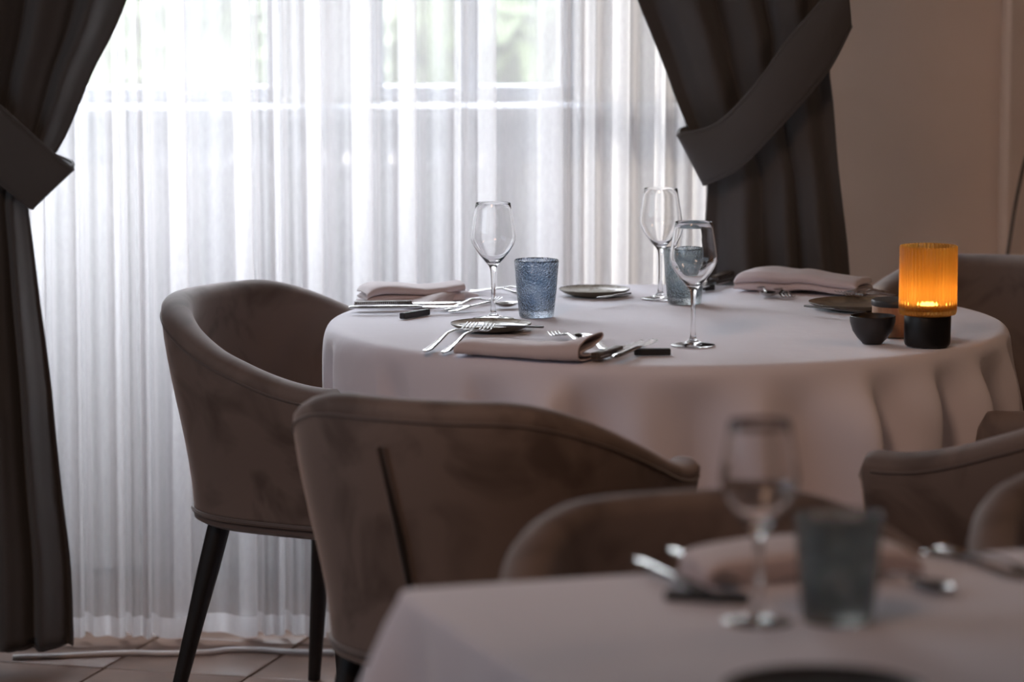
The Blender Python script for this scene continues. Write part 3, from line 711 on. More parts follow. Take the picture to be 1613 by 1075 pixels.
    (0.440, (6357, 6312, 6056, 5733, 5573, 5546, 5562, 5774, 6188, 6456, 6493, 6364, 6024, 5666, 5518, 5571, 5877, 6329, 6529, 6488, 6464, 6490, 6320, 5886, 5564, 5504, 5583, 5868, 6271, 6473, 6472, 6402, 6168, 5826, 5648, 5656, 5776, 6037, 6322, 6458, 6412, 6148, 5780, 5589, 5580, 5699, 5989, 6294, 6409, 6350, 6148, 5853, 5639, 5559, 5568, 5818, 6256, 6500, 6530, 6378, 5978, 5614, 5484, 5514, 5760, 6195, 6507, 6614, 6624, 6433, 6015, 5682, 5573, 5565, 5634, 5906, 6284, 6451, 6425, 6325, 6070, 5757, 5619, 5681, 5911, 6213, 6375, 6337, 6113, 5812, 5654, 5700, 5928, 6218, 6369, 6307, 6051, 5752, 5578, 5573, 5712, 5956, 6199, 6311, 6394, 6496, 6491, 6210, 5743, 5483, 5482, 5716, 6164, 6460, 6461, 6373, 6337, 6249, 5963, 5662, 5568, 5627, 5813, 6116, 6354, 6389, 6193, 5875, 5663, 5610, 5689, 5941, 6239, 6381, 6343, 6112, 5786, 5626, 5653, 5834, 6149, 6396, 6455, 6279, 5928, 5660, 5561, 5587, 5832, 6239, 6472, 6464, 6459, 6503, 6392, 6026, 5653, 5508, 5651, 5999, 6294, 6427, 6407, 6336, 6323, 6244, 5980, 5707, 5617, 5706, 5966, 6272, 6410, 6326, 6055, 5757, 5635, 5708, 5939, 6213)),
    (0.370, (6358, 6320, 6045, 5670, 5468, 5429, 5452, 5708, 6189, 6499, 6548, 6459, 6109, 5610, 5371, 5425, 5784, 6345, 6631, 6636, 6621, 6583, 6255, 5690, 5370, 5341, 5431, 5773, 6266, 6514, 6510, 6408, 6117, 5736, 5548, 5563, 5701, 6001, 6332, 6491, 6448, 6151, 5709, 5470, 5463, 5606, 5941, 6290, 6427, 6358, 6123, 5795, 5561, 5470, 5598, 5996, 6380, 6552, 6593, 6467, 6163, 5791, 5452, 5358, 5651, 6169, 6532, 6652, 6661, 6445, 5972, 5578, 5435, 5422, 5502, 5816, 6272, 6485, 6456, 6302, 5974, 5641, 5515, 5590, 5852, 6200, 6384, 6344, 6092, 5746, 5563, 5601, 5846, 6194, 6389, 6339, 6057, 5684, 5460, 5444, 5517, 5758, 6182, 6425, 6505, 6582, 6570, 6248, 5664, 5330, 5492, 6016, 6471, 6598, 6549, 6467, 6415, 6303, 5967, 5580, 5444, 5522, 5766, 6137, 6391, 6408, 6183, 5820, 5575, 5512, 5591, 5864, 6212, 6388, 6342, 6074, 5711, 5535, 5562, 5759, 6118, 6417, 6505, 6308, 5880, 5540, 5417, 5470, 5823, 6349, 6614, 6612, 6605, 6610, 6441, 5995, 5549, 5393, 5630, 6138, 6494, 6551, 6479, 6407, 6378, 6218, 5858, 5578, 5513, 5629, 5944, 6291, 6433, 6304, 5965, 5650, 5537, 5614, 5871, 6188)),
    (0.300, (6350, 6320, 6034, 5618, 5382, 5333, 5364, 5630, 6136, 6503, 6592, 6366, 5875, 5473, 5272, 5265, 5669, 6327, 6694, 6756, 6748, 6612, 6152, 5530, 5209, 5181, 5405, 5929, 6389, 6548, 6529, 6386, 6045, 5646, 5458, 5473, 5623, 5957, 6333, 6516, 6480, 6156, 5645, 5364, 5353, 5523, 5914, 6297, 6436, 6354, 6090, 5736, 5491, 5398, 5522, 5935, 6369, 6581, 6612, 6356, 5995, 5731, 5370, 5200, 5538, 6139, 6546, 6666, 6667, 6434, 5923, 5476, 5302, 5284, 5508, 6007, 6398, 6507, 6465, 6245, 5841, 5511, 5415, 5498, 5789, 6180, 6387, 6344, 6068, 5679, 5473, 5503, 5766, 6171, 6406, 6373, 6069, 5621, 5343, 5321, 5527, 5946, 6355, 6548, 6614, 6654, 6631, 6255, 5567, 5295, 5440, 5538, 5877, 6427, 6636, 6573, 6494, 6181, 5640, 5336, 5321, 5415, 5721, 6168, 6429, 6422, 6168, 5759, 5488, 5420, 5494, 5782, 6177, 6384, 6333, 6038, 5644, 5452, 5469, 5671, 6072, 6426, 6540, 6309, 5799, 5407, 5272, 5336, 5695, 6253, 6655, 6773, 6765, 6705, 6445, 5910, 5417, 5210, 5392, 5791, 6123, 6444, 6569, 6495, 6433, 6202, 5772, 5471, 5412, 5556, 5930, 6314, 6453, 6272, 5863, 5537, 5439, 5519, 5800, 6157)),
    (0.230, (6335, 6311, 6016, 5572, 5309, 5252, 5291, 5587, 6133, 6522, 6589, 6483, 6048, 5367, 5046, 5113, 5549, 6283, 6696, 6758, 6739, 6494, 5905, 5306, 5042, 5075, 5298, 5738, 6276, 6551, 6532, 6320, 5912, 5530, 5370, 5384, 5541, 5905, 6328, 6535, 6500, 6143, 5571, 5257, 5241, 5463, 5937, 6332, 6444, 6344, 6054, 5678, 5428, 5339, 5364, 5651, 6181, 6559, 6682, 6393, 5991, 5924, 5602, 5178, 5412, 6087, 6542, 6661, 6645, 6392, 5853, 5369, 5170, 5144, 5366, 5910, 6380, 6518, 6454, 6164, 5690, 5375, 5316, 5406, 5720, 6156, 6384, 6338, 6039, 5611, 5383, 5408, 5691, 6150, 6424, 6408, 6085, 5566, 5238, 5154, 5164, 5480, 6103, 6514, 6626, 6671, 6543, 6127, 5669, 5415, 5460, 5581, 5792, 6342, 6663, 6598, 6476, 6097, 5516, 5208, 5196, 5300, 5655, 6164, 6443, 6428, 6146, 5691, 5398, 5331, 5404, 5710, 6143, 6373, 6320, 6005, 5585, 5374, 5374, 5570, 6006, 6415, 6567, 6441, 5971, 5395, 5129, 5207, 5440, 5867, 6462, 6779, 6783, 6715, 6404, 5787, 5262, 5316, 5572, 5435, 5650, 6350, 6637, 6566, 6452, 6139, 5657, 5358, 5311, 5490, 5932, 6347, 6473, 6239, 5759, 5419, 5342, 5431, 5733, 6124)),
    (0.160, (6314, 6287, 5988, 5528, 5244, 5178, 5223, 5531, 6101, 6527, 6670, 6447, 5980, 5609, 5230, 5011, 5410, 6209, 6670, 6729, 6687, 6461, 5884, 5194, 4862, 4832, 5132, 5856, 6446, 6594, 6520, 6234, 5764, 5410, 5285, 5296, 5451, 5842, 6316, 6550, 6517, 6126, 5489, 5144, 5127, 5334, 5833, 6310, 6455, 6331, 6012, 5619, 5372, 5293, 5328, 5630, 6176, 6568, 6456, 6224, 6262, 5968, 5342, 4996, 5302, 6080, 6560, 6640, 6594, 6260, 5649, 5198, 5035, 5028, 5276, 5758, 6203, 6443, 6425, 6085, 5577, 5270, 5223, 5312, 5646, 6126, 6376, 6329, 6011, 5544, 5293, 5310, 5612, 6130, 6442, 6443, 6093, 5492, 5118, 5031, 5051, 5203, 5654, 6259, 6583, 6658, 6650, 6229, 5638, 5399, 5352, 5418, 5517, 5904, 6442, 6561, 6355, 5895, 5342, 5079, 5068, 5169, 5567, 6149, 6453, 6427, 6111, 5607, 5303, 5244, 5316, 5639, 6107, 6355, 6302, 5975, 5531, 5296, 5284, 5463, 5900, 6376, 6593, 6393, 5767, 5175, 4964, 4966, 5184, 5725, 6339, 6686, 6759, 6691, 6439, 5861, 5211, 5274, 5948, 6034, 5652, 5872, 6413, 6555, 6397, 6029, 5527, 5242, 5209, 5434, 5945, 6373, 6483, 6192, 5626, 5280, 5241, 5349, 5674, 6092)),
    (0.090, (6288, 6250, 5947, 5484, 5194, 5124, 5163, 5461, 6049, 6523, 6302, 5790, 5794, 5580, 4972, 4798, 5285, 6128, 6613, 6666, 6594, 6229, 5523, 4930, 4775, 5034, 5335, 5339, 5616, 6272, 6491, 6161, 5671, 5322, 5201, 5206, 5351, 5763, 6294, 6563, 6533, 6122, 5433, 5047, 5019, 5181, 5660, 6239, 6459, 6318, 5967, 5559, 5322, 5260, 5308, 5586, 6094, 6513, 6404, 5789, 5355, 5570, 5892, 5580, 5257, 5707, 6358, 6590, 6513, 6149, 5537, 5088, 4913, 4857, 5097, 5750, 6327, 6496, 6379, 5992, 5472, 5176, 5133, 5217, 5565, 6087, 6361, 6317, 5982, 5476, 5202, 5209, 5531, 6111, 6463, 6421, 5975, 5332, 4988, 4927, 4946, 5051, 5449, 6081, 6474, 6596, 6646, 6323, 5869, 5909, 5916, 5684, 5628, 5875, 6326, 6456, 6077, 5487, 5079, 4951, 4941, 5037, 5469, 6128, 6457, 6406, 6050, 5506, 5201, 5155, 5228, 5567, 6067, 6332, 6281, 5946, 5480, 5228, 5210, 5352, 5774, 6326, 6543, 6470, 6285, 5787, 5189, 4897, 4985, 5434, 6081, 6559, 6704, 6643, 6373, 5791, 5400, 5639, 5795, 5808, 5855, 5832, 6224, 6497, 6254, 5811, 5349, 5126, 5105, 5400, 6005, 6423, 6494, 6169, 5548, 5181, 5147, 5269, 5623, 6066)),
    (0.030, (6266, 6211, 5903, 5447, 5155, 5081, 5116, 5380, 5947, 6476, 6232, 5523, 5173, 5140, 5323, 5345, 5387, 5869, 6395, 6588, 6480, 5990, 5192, 4692, 4551, 4812, 5416, 5572, 5667, 6229, 6438, 6067, 5579, 5249, 5129, 5129, 5256, 5677, 6267, 6572, 6332, 5659, 5106, 4929, 4928, 5093, 5599, 6223, 6464, 6300, 5911, 5499, 5284, 5241, 5309, 5550, 5977, 6231, 5797, 5190, 5069, 5253, 5544, 5467, 5286, 5725, 6332, 6537, 6416, 6022, 5428, 4994, 4869, 5090, 5475, 5504, 5511, 5977, 6235, 5884, 5369, 5095, 5055, 5134, 5492, 6049, 6346, 6305, 5958, 5419, 5123, 5163, 5520, 6092, 6460, 6435, 6079, 5499, 4996, 4823, 4858, 4973, 5297, 5821, 6251, 6483, 6390, 5964, 5600, 5553, 5951, 6001, 5503, 5597, 6062, 6186, 5868, 5308, 4952, 4840, 4830, 5103, 5749, 6296, 6463, 6384, 6002, 5438, 5122, 5077, 5153, 5506, 6032, 6309, 6259, 5917, 5435, 5169, 5143, 5260, 5680, 6293, 6644, 6434, 5904, 5402, 4909, 4688, 4846, 5366, 6099, 6531, 6629, 6577, 6289, 5670, 5278, 5533, 5781, 5837, 6110, 6260, 6180, 6232, 6083, 5590, 5189, 5027, 5014, 5165, 5649, 6256, 6491, 6223, 5645, 5178, 5064, 5201, 5586, 6050)),
]
RIDGES = [  # angle, gentle width, steep width (degrees), strength, side of the steep flank
    (184, 6, 3.0, 0.7, -1), (199, 6, 3.0, 0.9, -1), (213, 7, 2.8, 1.1, 1), (232, 9, 2.6, 1.3, 1), (250, 8, 2.6, 1.15, 1), (263, 6, 5, 0.5, 1), (281, 8, 4, 0.75, 1), (298, 9, 2.4, 1.3, 1), (312, 7, 2.4, 1.1, 1), (325, 6, 3, 1.0, 1), (341, 6, 3, 0.8, 1), (357, 6, 4, 0.7, 1)]
def ridge_sum(th, k):
    v = 0
    for c, wg_, ws_, s_, side in RIDGES:
        d = (th - c - (c - 270)*0.05*k + 180) % 360 - 180
        d *= side
        v += s_*math.exp(-(d/(ws_*(1 + 0.8*k) if d > 0 else wg_))**2)
    return v
def round_cloth(turn=0):
    # distance of the hanging cloth from the table's axis, in tenths of a millimetre, every two degrees, at each height
    n = 360; rings = []
    def ring_at(f, z): return [(f*math.cos(2*PI*i/n), f*math.sin(2*PI*i/n), z) for i in range(n)]
    for r_ in (0.12, 0.3, 0.45, 0.54, 0.575, 0.590): rings.append(ring_at(r_, 0.7495))
    rings.append(ring_at(0.600, 0.7485)); rings.append(ring_at(0.6065, 0.7450))
    for z, row in FOLDS:
        ring = []; mean = sum(row)/len(row)/10000; gain = 1.9 - 0.9*ss(0.66, 0.735, z)
        for i in range(n):
            th = 360*i/n
            front = ss(172, 186, th)*(1 - ss(352, 364, th)); k = (0.735 - z)/0.705
            r0 = mean + gain*(1 - 0.75*front)*((row[(i//2) % 180]*(1-(i % 2)/2) + row[(i//2+1) % 180]*((i % 2)/2))/10000 - mean)
            r0 += front*(ridge_sum(th, k) - 0.42)*0.070*(1 - ss(0.645, 0.738, z))*(1 + 0.35*k)
            dent = 0.22*ss(122, 140, th)*(1-ss(166, 182, th)) + 0.09*ss(18, 30, th)*(1-ss(58, 72, th))
            if 150 < th < 235: r0 = min(r0, 0.618)
            r0 -= dent*(1 - ss(0.60, 0.72, z))
            ring.append((r0*math.cos(R(th)), r0*math.sin(R(th)), z))
        rings.append(ring)
    g = G().loft(rings, True, False)
    b = len(g.v); g.v.append((0, 0, 0.7495))
    for j in range(n): g.f.append((b, (j+1) % n, j))
    o = g.build('tablecloth', M['cloth'], ang=180, sub=1)
    o.location = (CX, CY, 0)
    tag(o, 'white linen cloth draped in folds over the round table', 'tablecloth')
    return o
round_cloth()
TZ = 0.7510

# ------------------------------------------------------------------ near square table
e1 = Vector((math.cos(R(18)), math.sin(R(18)), 0)); e2 = Vector((math.sin(R(18)), -math.cos(R(18)), 0))
NC = on(622, 927)
NL, NW = 1.5, 0.95
nc = NC + e1*NL/2 + e2*NW/2
nt_ = empty('square_table', (nc.x, nc.y, 0), R(18)); tag(nt_, 'rectangular table hidden under the near white tablecloth', 'table')
G().box((0, 0, 0.735), (NL-0.02, NW-0.02, 0.022), 0, 0.003).build('tabletop', M['handlewood'], nt_)
for sx_ in (-1, 1):
    for sy_ in (-1, 1):
        G().box((sx_*(NL/2-0.08), sy_*(NW/2-0.08), 0.362), (0.05, 0.05, 0.724), 0, 0.003).build('leg', M['blackwood'], nt_)
def square_cloth():
    per = []     # rounded rectangle perimeter with corner flag
    rc = 0.022
    def arc(cx, cy, a0):
        return [((cx + rc*math.cos(R(a0 + a)), cy + rc*math.sin(R(a0 + a))), R(a0 + a), 1.0) for a in range(0, 91, 6)]
    hx, hy = NL/2, NW/2
    def side(p, q, ang):
        n = 60; return [((lerp(p[0], q[0], k/n), lerp(p[1], q[1], k/n)), ang, 0.0) for k in range(1, n)]
    per += arc(hx-rc, hy-rc, 0); per += side((hx-rc, hy), (-hx+rc, hy), R(90)); per += arc(-hx+rc, hy-rc, 90); per += side((-hx, hy-rc), (-hx, -hy+rc), R(180))
    per += arc(-hx+rc, -hy+rc, 180); per += side((-hx+rc, -hy), (hx-rc, -hy), R(270)); per += arc(hx-rc, -hy+rc, 270); per += side((hx, -hy+rc), (hx, hy-rc), 0)
    rings = []
    for s_ in (0.02, 0.3, 0.6, 0.85, 0.95): rings.append([(p[0]*s_, p[1]*s_, 0.7495) for p, a, c in per])
    for inset, z in ((0.010, 0.7495), (0.003, 0.7485), (0.0, 0.745), (-0.002, 0.738)):
        rings.append([(p[0]-inset*math.cos(a), p[1]-inset*math.sin(a), z) for p, a, c in per])
    for d in (0.03, 0.06, 0.10, 0.15, 0.20, 0.25, 0.29):
        ring = []
        for i, (p, a, c) in enumerate(per):
            # distance to the nearest corner drives the hanging corner folds
            dc = math.hypot(abs(p[0])-hx, abs(p[1])-hy)
            out = 0.002 + d*(0.10 + 0.42*math.exp(-(dc/0.05)**2) - 0.22*math.exp(-((dc-0.12)/0.05)**2)) + 0.016*d/0.29*math.sin(i*0.42 + 2*math.sin(i*0.11))
            ring.append((p[0]+out*math.cos(a), p[1]+out*math.sin(a), 0.745-d))
        rings.append(ring)
    g = G().loft(rings, True, False); n = len(per); g.f.append(tuple(reversed(range(n))))
    o = g.build('tablecloth', M['cloth'], ang=180, solid=0.0012); o.location = (nc.x, nc.y, 0); o.rotation_euler = (0, 0, R(18))
    tag(o, 'white linen cloth over the blurred table nearest the camera', 'tablecloth')
square_cloth()

# ------------------------------------------------------------------ glassware
def wineglass_proto():
    H = 0.21
    prof = [(0, 0.0), (0.030, 0.0), (0.0365, 0.0004), (0.0375, 0.0012), (0.0365, 0.0022), (0.028, 0.0032), (0.016, 0.0052), (0.0085, 0.0085), (0.0052, 0.014), (0.0041, 0.025), (0.0037, 0.045), (0.0038, 0.07), (0.0046, 0.085), (0.0060, 0.092), (0.0088, 0.0975), (0.0140, 0.1035), (0.0225, 0.1135), (0.0310, 0.1245), (0.0372, 0.1350), (0.0402, 0.1440), (0.0403, 0.1520), (0.0385, 0.1660), (0.0358, 0.1820), (0.0330, 0.1990), (0.0314, H-0.0006), (0.0311, H), (0.0307, H-0.0006),
            (0.0322, 0.1990), (0.0350, 0.1820), (0.0377, 0.1660), (0.0395, 0.1520), (0.0393, 0.1445), (0.0362, 0.1358), (0.0298, 0.1256), (0.0215, 0.1155), (0.0130, 0.1070), (0.0060, 0.1032), (0, 0.1024)]
    o = G().lathe(prof, 72).build('wine_glass', M['glass'], ang=60)
    return o
wg = wineglass_proto(); g_first = True
for (px, py, pl, lb) in [
    (777, 503, 'n', 'empty stemmed wine glass on the round table, left of the blue tumbler'),
    (1040, 471, 'n', 'empty wine glass farthest back, behind the sea-green tumbler'),
    (1091.5, 544.5, 'n', 'empty wine glass in front of the sea-green tumbler, near the table edge'),
    (1194, 980, 'n', 'large blurred wine glass on the near table')]:
    o = wg if g_first else wg.copy()
    if not g_first: col.objects.link(o)
    g_first = False
    p = on(px, py, TZ); o.location = p
    tag(o, lb, 'wine glass', 'stemmed wine glasses')
def tumbler(px, py, m, lb, R1=0.0405, R0=0.0315, H=0.104):
    prof = [(0, 0.0), (R0-0.003, 0.0), (R0-0.0006, 0.0012), (R0, 0.004), (lerp(R0, R1, 0.1)+0.0003, 0.013), (lerp(R0, R1, 0.5)+0.0008, H*0.5), (R1-0.0001, H-0.004), (R1-0.0003, H-0.001), (R1-0.0015, H), (R1-0.0028, H-0.001), (R1-0.0032, H-0.004), (lerp(R0, R1, 0.5)-0.0028, H*0.5), (R0-0.0030, 0.016), (R0-0.006, 0.0125), (R0*0.5, 0.011), (0, 0.0108)]
    o = G().lathe(prof, 72).build('tumbler', m, ang=60)
    o.location = on(px, py, TZ); tag(o, lb, 'tumbler', 'bubble glass tumblers')
    return o
tumbler(845, 499, M['bluegl'], 'blue bubble-glass tumbler beside the left wine glass')
tumbler(1078, 478, M['tealgl'], 'pale sea-green bubble-glass tumbler behind the front wine glass')
tumbler(1319, 978, M['smokegl'], 'blurred smoky teal tumbler on the near table', 0.046, 0.037, 0.112)

# ------------------------------------------------------------------ amber candle holder, bowl, wooden pot
ca = on(1460.5, 545, TZ)
ch = empty('candle_holder', ca); tag(ch, 'amber ribbed-glass candle holder on a black base, at the right of the round table', 'candle holder')
G().lathe([(0, 0.0), (0.034, 0), (0.0375, 0.002), (0.0392, 0.007), (0.0395, 0.05), (0.0385, 0.053), (0, 0.053)], 64).build('base', M['black'], ch)
NR = 44
def rib(r, a, z): return r + 0.0024*abs(math.cos(a*NR/2))
G().lathe([(0.041, 0.0535), (0.0445, 0.0545), (0.0463, 0.059), (0.0466, 0.066), (0.0466, 0.168), (0.0458, 0.170), (0.0445, 0.1705), (0.0430, 0.168), (0.0428, 0.075), (0.041, 0.066), (0.036, 0.062), (0.0, 0.0615), (0.0, 0.0540), (0.038, 0.0538)], 352, rfun=rib).build('glass_shade', M['amber'], ch, ang=70)
G().lathe([(0, 0.0620), (0.026, 0.0620), (0.026, 0.0660), (0.0245, 0.0675), (0, 0.0675)], 32).build('added_disc', M['wax'], ch)  # disc added beneath the glow light
cl = bpy.data.lights.new('shade_glow_fill', 'AREA'); cl.shape = 'DISK'; cl.size = 0.05; cl.energy = 0.20; cl.color = (1, 0.68, 0.36)  # light added inside the shade so the amber glass glows
clo = bpy.data.objects.new('shade_glow_fill', cl); clo.location = (0, 0, 0.0685); clo.rotation_euler = (PI, 0, 0); clo.parent = ch; col.objects.link(clo)

bo = G().lathe([(0, 0), (0.017, 0), (0.018, 0.002), (0.026, 0.010), (0.034, 0.022), (0.0385, 0.037), (0.039, 0.047), (0.0382, 0.0478), (0.0365, 0.047), (0.0355, 0.037), (0.031, 0.024), (0.022, 0.012), (0.010, 0.007), (0, 0.0065)], 56).build('dip_bowl', M['bowl'])
bo.location = on(1374, 541, TZ); tag(bo, 'small charcoal stoneware bowl in front of the wooden pot', 'bowl')
po = empty('wooden_pot', on(1415, 528, TZ)); tag(po, 'turned wooden pot with a flat black lid, between bowl and candle holder', 'pot')
G().lathe([(0, 0), (0.044, 0), (0.046, 0.002), (0.046, 0.024), (0.0452, 0.025), (0.046, 0.026), (0.046, 0.050), (0.045, 0.052), (0, 0.052)], 56).build('pot_body', M['wood'], po)
G().lathe([(0, 0.052), (0.046, 0.052), (0.0475, 0.054), (0.0475, 0.060), (0.046, 0.0625), (0, 0.064)], 56).build('lid', M['slate'], po)

# ------------------------------------------------------------------ plates
def plate(px, py, rad, lb, m1, m2, H=0.014):
    r = empty('side_plate', on(px, py, TZ)); tag(r, lb, 'plate', 'small stoneware side plates')
    k = rad
    G().lathe([(0, 0), (k*0.60, 0), (k*0.63, 0.0015), (k*0.86, 0.006), (k*0.985, H-0.003), (k, H-0.0008), (k*0.992, H), (k*0.975, H-0.001)], 64, rfun=lambda r_, a, z: r_*(1+0.006*math.sin(3*a+1)+0.004*math.sin(7*a))).build('plate_underside', m2, r)
    G().lathe([(k*0.975, H-0.001), (k*0.93, H-0.0035), (k*0.84, H-0.0065), (k*0.55, H-0.009), (0, H-0.0095)], 64, rfun=lambda r_, a, z: r_*(1+0.006*math.sin(3*a+1)+0.004*math.sin(7*a))).build('plate_well', m1, r)
    return r
plate(773, 521, 0.071, 'small speckled side plate in front of the left wine glass', M['plate'], M['plate_rim'])
plate(936, 466, 0.068, 'small pale side plate at the back edge of the round table', M['plate'], M['plate_rim'])
plate(1350, 487, 0.090, 'brown side plate behind the wooden pot', M['plate_brown'], M['plate_rim'])
plate(1298, 1106, 0.095, 'dark blurred plate at the bottom border on the near table', M['bowl'], M['bowl'])

# ------------------------------------------------------------------ cutlery (local: handle end at origin, pointing +X)
def flat_loft(st, n=12, flat=0.55):
    """st: (x, half width, half thickness, z centre)"""
    rings = []
    for (x, w, t, z) in st:
        rings.append([(x, w*math.cos(2*PI*k/n), z + t*math.sin(2*PI*k/n)) for k in range(n)])
    return rings
def arch(x, L, top, head):
    """height of the shaft's centre line: lifted neck, lowered bowl, up-curving tip"""
    return 0
def fork_mesh(L=0.195):
    H = G(); z = lambda x: 0.0025 + 0.011*math.sin(PI*min(1, max(0, (x-0.02)/(L*0.80))))**1.6
    st = [(x, w, t, z(x)) for x, w, t in ((0, 0.002, 0.001), (0.003, 0.006, 0.0014), (0.015, 0.0085, 0.0016), (0.05, 0.0062, 0.0016), (0.09, 0.0034, 0.0018), (0.12, 0.0026, 0.0019), (L-0.062, 0.0036, 0.0017), (L-0.054, 0.0085, 0.0012), (L-0.047, 0.0115, 0.001), (L-0.043, 0.0118, 0.001))]
    H.loft(flat_loft(st))
    for k in range(4):
        y = -0.0098 + k*0.00653
        tst = []
        for q in range(6):
            x = L-0.045 + 0.045*q/5; e = q/5
            tst.append([(x, y + (0.0020*(1-0.45*e))*math.cos(a*PI/3), lerp(z(L-0.045), 0.004, e) - 0.0035*math.sin(PI*e) + 0.0045*e*e + 0.0009*math.sin(a*PI/3)) for a in range(6)])
        H.loft(tst)
    return H
def spoon_mesh(L=0.19):
    H = G(); z = lambda x: 0.0025 + 0.012*math.sin(PI*min(1, max(0, (x-0.02)/(L*0.76))))**1.6
    st = [(x, w, t, z(x)) for x, w, t in ((0, 0.002, 0.001), (0.003, 0.006, 0.0014), (0.015, 0.0085, 0.0016), (0.05, 0.0062, 0.0016), (0.09, 0.0034, 0.0018), (0.12, 0.0026, 0.0019), (L-0.060, 0.0030, 0.0016), (L-0.052, 0.0042, 0.0012))]
    H.loft(flat_loft(st))
    # bowl: ellipsoidal dish with thickness
    cx, ax, ay = L-0.029, 0.029, 0.0195
    nu, nr = 28, 7; rings = []
    for side, dz in ((0, 0), (1, 0.0012)):
        for i in (range(nr+1) if side == 0 else range(nr, -1, -1)):
            q = max(0.02, i/nr); ring = []
            for k in range(nu):
                a = 2*PI*k/nu; egg = 1 + 0.12*math.cos(a)*-1
                ring.append((cx + ax*q*math.cos(a), ay*egg*q*math.sin(a), 0.0015 + 0.0085*q**2.2 + dz*(1-q**6)))
            rings.append(ring)
    H.loft(rings)
    return H
def knife_mesh(L=0.215):
    H = G(); BL = 0.09
    st = [(0, 0.003, 0.0015, 0.0035), (0.004, 0.0075, 0.003, 0.0035), (0.03, 0.0085, 0.0036, 0.0035), (0.09, 0.0070, 0.0034, 0.0035), (L-BL-0.01, 0.0055, 0.003, 0.0035), (L-BL, 0.006, 0.0018, 0.0035)]
    H.loft(flat_loft(st, 12))
    r = []
    for k in range(11):
        e = k/10; x = L-BL + BL*e
        wt = 0.0075; wb_ = -0.0085 - 0.003*math.sin(PI*e)
        if e > 0.75:
            f = (e-0.75)/0.25; wb_ = lerp(wb_, 0.006, f*f); wt = lerp(0.0075, 0.0065, f)
        r.append([(x, wb_, 0.0033), (x, (wb_+wt)/2, 0.0026), (x, wt, 0.0024), (x, wt, 0.0046), (x, (wb_+wt)/2, 0.0044), (x, wb_, 0.0037)])
    H.loft(r)
    return H
def place(o, a, b, z=TZ, lift=0.0, roll=0.0, tip=None):
    """handle end at pixel a, aimed at pixel b (both on the table plane)"""
    A, B = on(*a, z), on(*b, z)
    d = B-A; rz = math.atan2(d.y, d.x)
    o.location = A + Vector((0, 0, lift))
    pit = 0 if tip is None else -math.asin(max(-1, min(1, (tip-lift)/0.2)))
    o.rotation_euler = (roll, pit, rz)
    return o
fork0 = spoon0 = knife0 = None
_c = {}
def cutlery(kind, a, b, lb, grp, L=None, **kw):
    key = (kind, L)
    if key not in _c:
        g = {'fork': fork_mesh, 'spoon': spoon_mesh, 'knife': knife_mesh}[kind]
        g = g(L) if L else g()
        _c[key] = g.build({'fork': 'table_fork', 'spoon': 'table_spoon', 'knife': 'table_knife'}[kind], M['steel'], ang=50); o = _c[key]
    else:
        o = _c[key].copy(); col.objects.link(o)
    place(o, a, b, **kw); tag(o, lb, {'fork': 'fork', 'spoon': 'spoon', 'knife': 'knife'}[kind], grp)
    return o
def steak_knife(a, b, lb, grp, L=0.225, ribbed=False, **kw):
    r = empty('steak_knife'); HL = 0.105
    h = G(); r1 = []
    for x, w in ((0, 0.008), (0.004, 0.0095), (0.05, 0.0085), (HL-0.01, 0.0075), (HL, 0.0068)):
        r1.append([(x, -w, 0.001), (x, -w*0.8, 0), (x, w*0.8, 0), (x, w, 0.001), (x, w, 0.010), (x, w*0.8, 0.011), (x, -w*0.8, 0.011), (x, -w, 0.010)])
    h.loft(r1); h.build('handle', M['handlewood'], r, ang=30, label='dark handle')
    G().box((HL*0.5, 0, 0.0055), (HL+0.002, 0.0192, 0.002)).build('tang', M['steel'], r, smooth=False)
    if ribbed:
        for k in range(26):
            G().box((0.004+k*0.0038, -0.0094, 0.0055), (0.0018, 0.002, 0.009)).build('handle_rib', M['steel'], r, smooth=False)
    bl = G(); rr_ = []
    for k in range(11):
        e = k/10; x = HL + (L-HL)*e; wt = 0.0065; wb_ = -0.0075
        if e > 0.7: f = (e-0.7)/0.3; wb_ = lerp(wb_, 0.005, f*f)
        rr_.append([(x, wb_, 0.0052), (x, wt, 0.0044), (x, wt, 0.0066), (x, wb_, 0.0056)])
    bl.loft(rr_); bl.build('blade', M['steel'], r, ang=30)
    place(r, a, b, **kw); tag(r, lb, 'knife', grp)
    return r
def rest_bar(a, b, lb):
    A, B = on(*a, TZ), on(*b, TZ); d = B-A
    o = G().box((d.length/2, 0, 0.0055), (d.length, 0.011, 0.011), 0, 0.0012).build('knife_rest', M['rest'], ang=30)
    o.location = A; o.rotation_euler = (0, 0, math.atan2(d.y, d.x)); tag(o, lb, 'knife rest', 'black knife rests')
def butter_knife(a, b, lb, z, m='darksteel', L=0.15, tipz=None):
    g = G(); rr_ = []
    for k in range(15):
        e = k/14; x = L*e
        w = lerp(0.006, 0.0042, e/0.5) if e < 0.5 else lerp(0.0042, 0.0085, ss(0.5, 0.66, e))
        if e > 0.85: w *= math.sqrt(max(0.02, 1-((e-0.85)/0.15)**2))
        if e < 0.04: w *= 0.7
        t = 0.0016 if e < 0.5 else 0.0009
        rr_.append([(x, -w, 0), (x, -w*0.7, -t), (x, w*0.7, -t), (x, w, 0), (x, w*0.7, t), (x, -w*0.7, t)])
    g.loft(rr_); o = g.build('butter_knife', M[m], ang=30)
    A, B = on(*a, z), on(*b, z); d = B-A
    o.location = A; o.rotation_euler = (0, 0, math.atan2(d.y, d.x)); tag(o, lb, 'knife', 'butter knives')
    return o

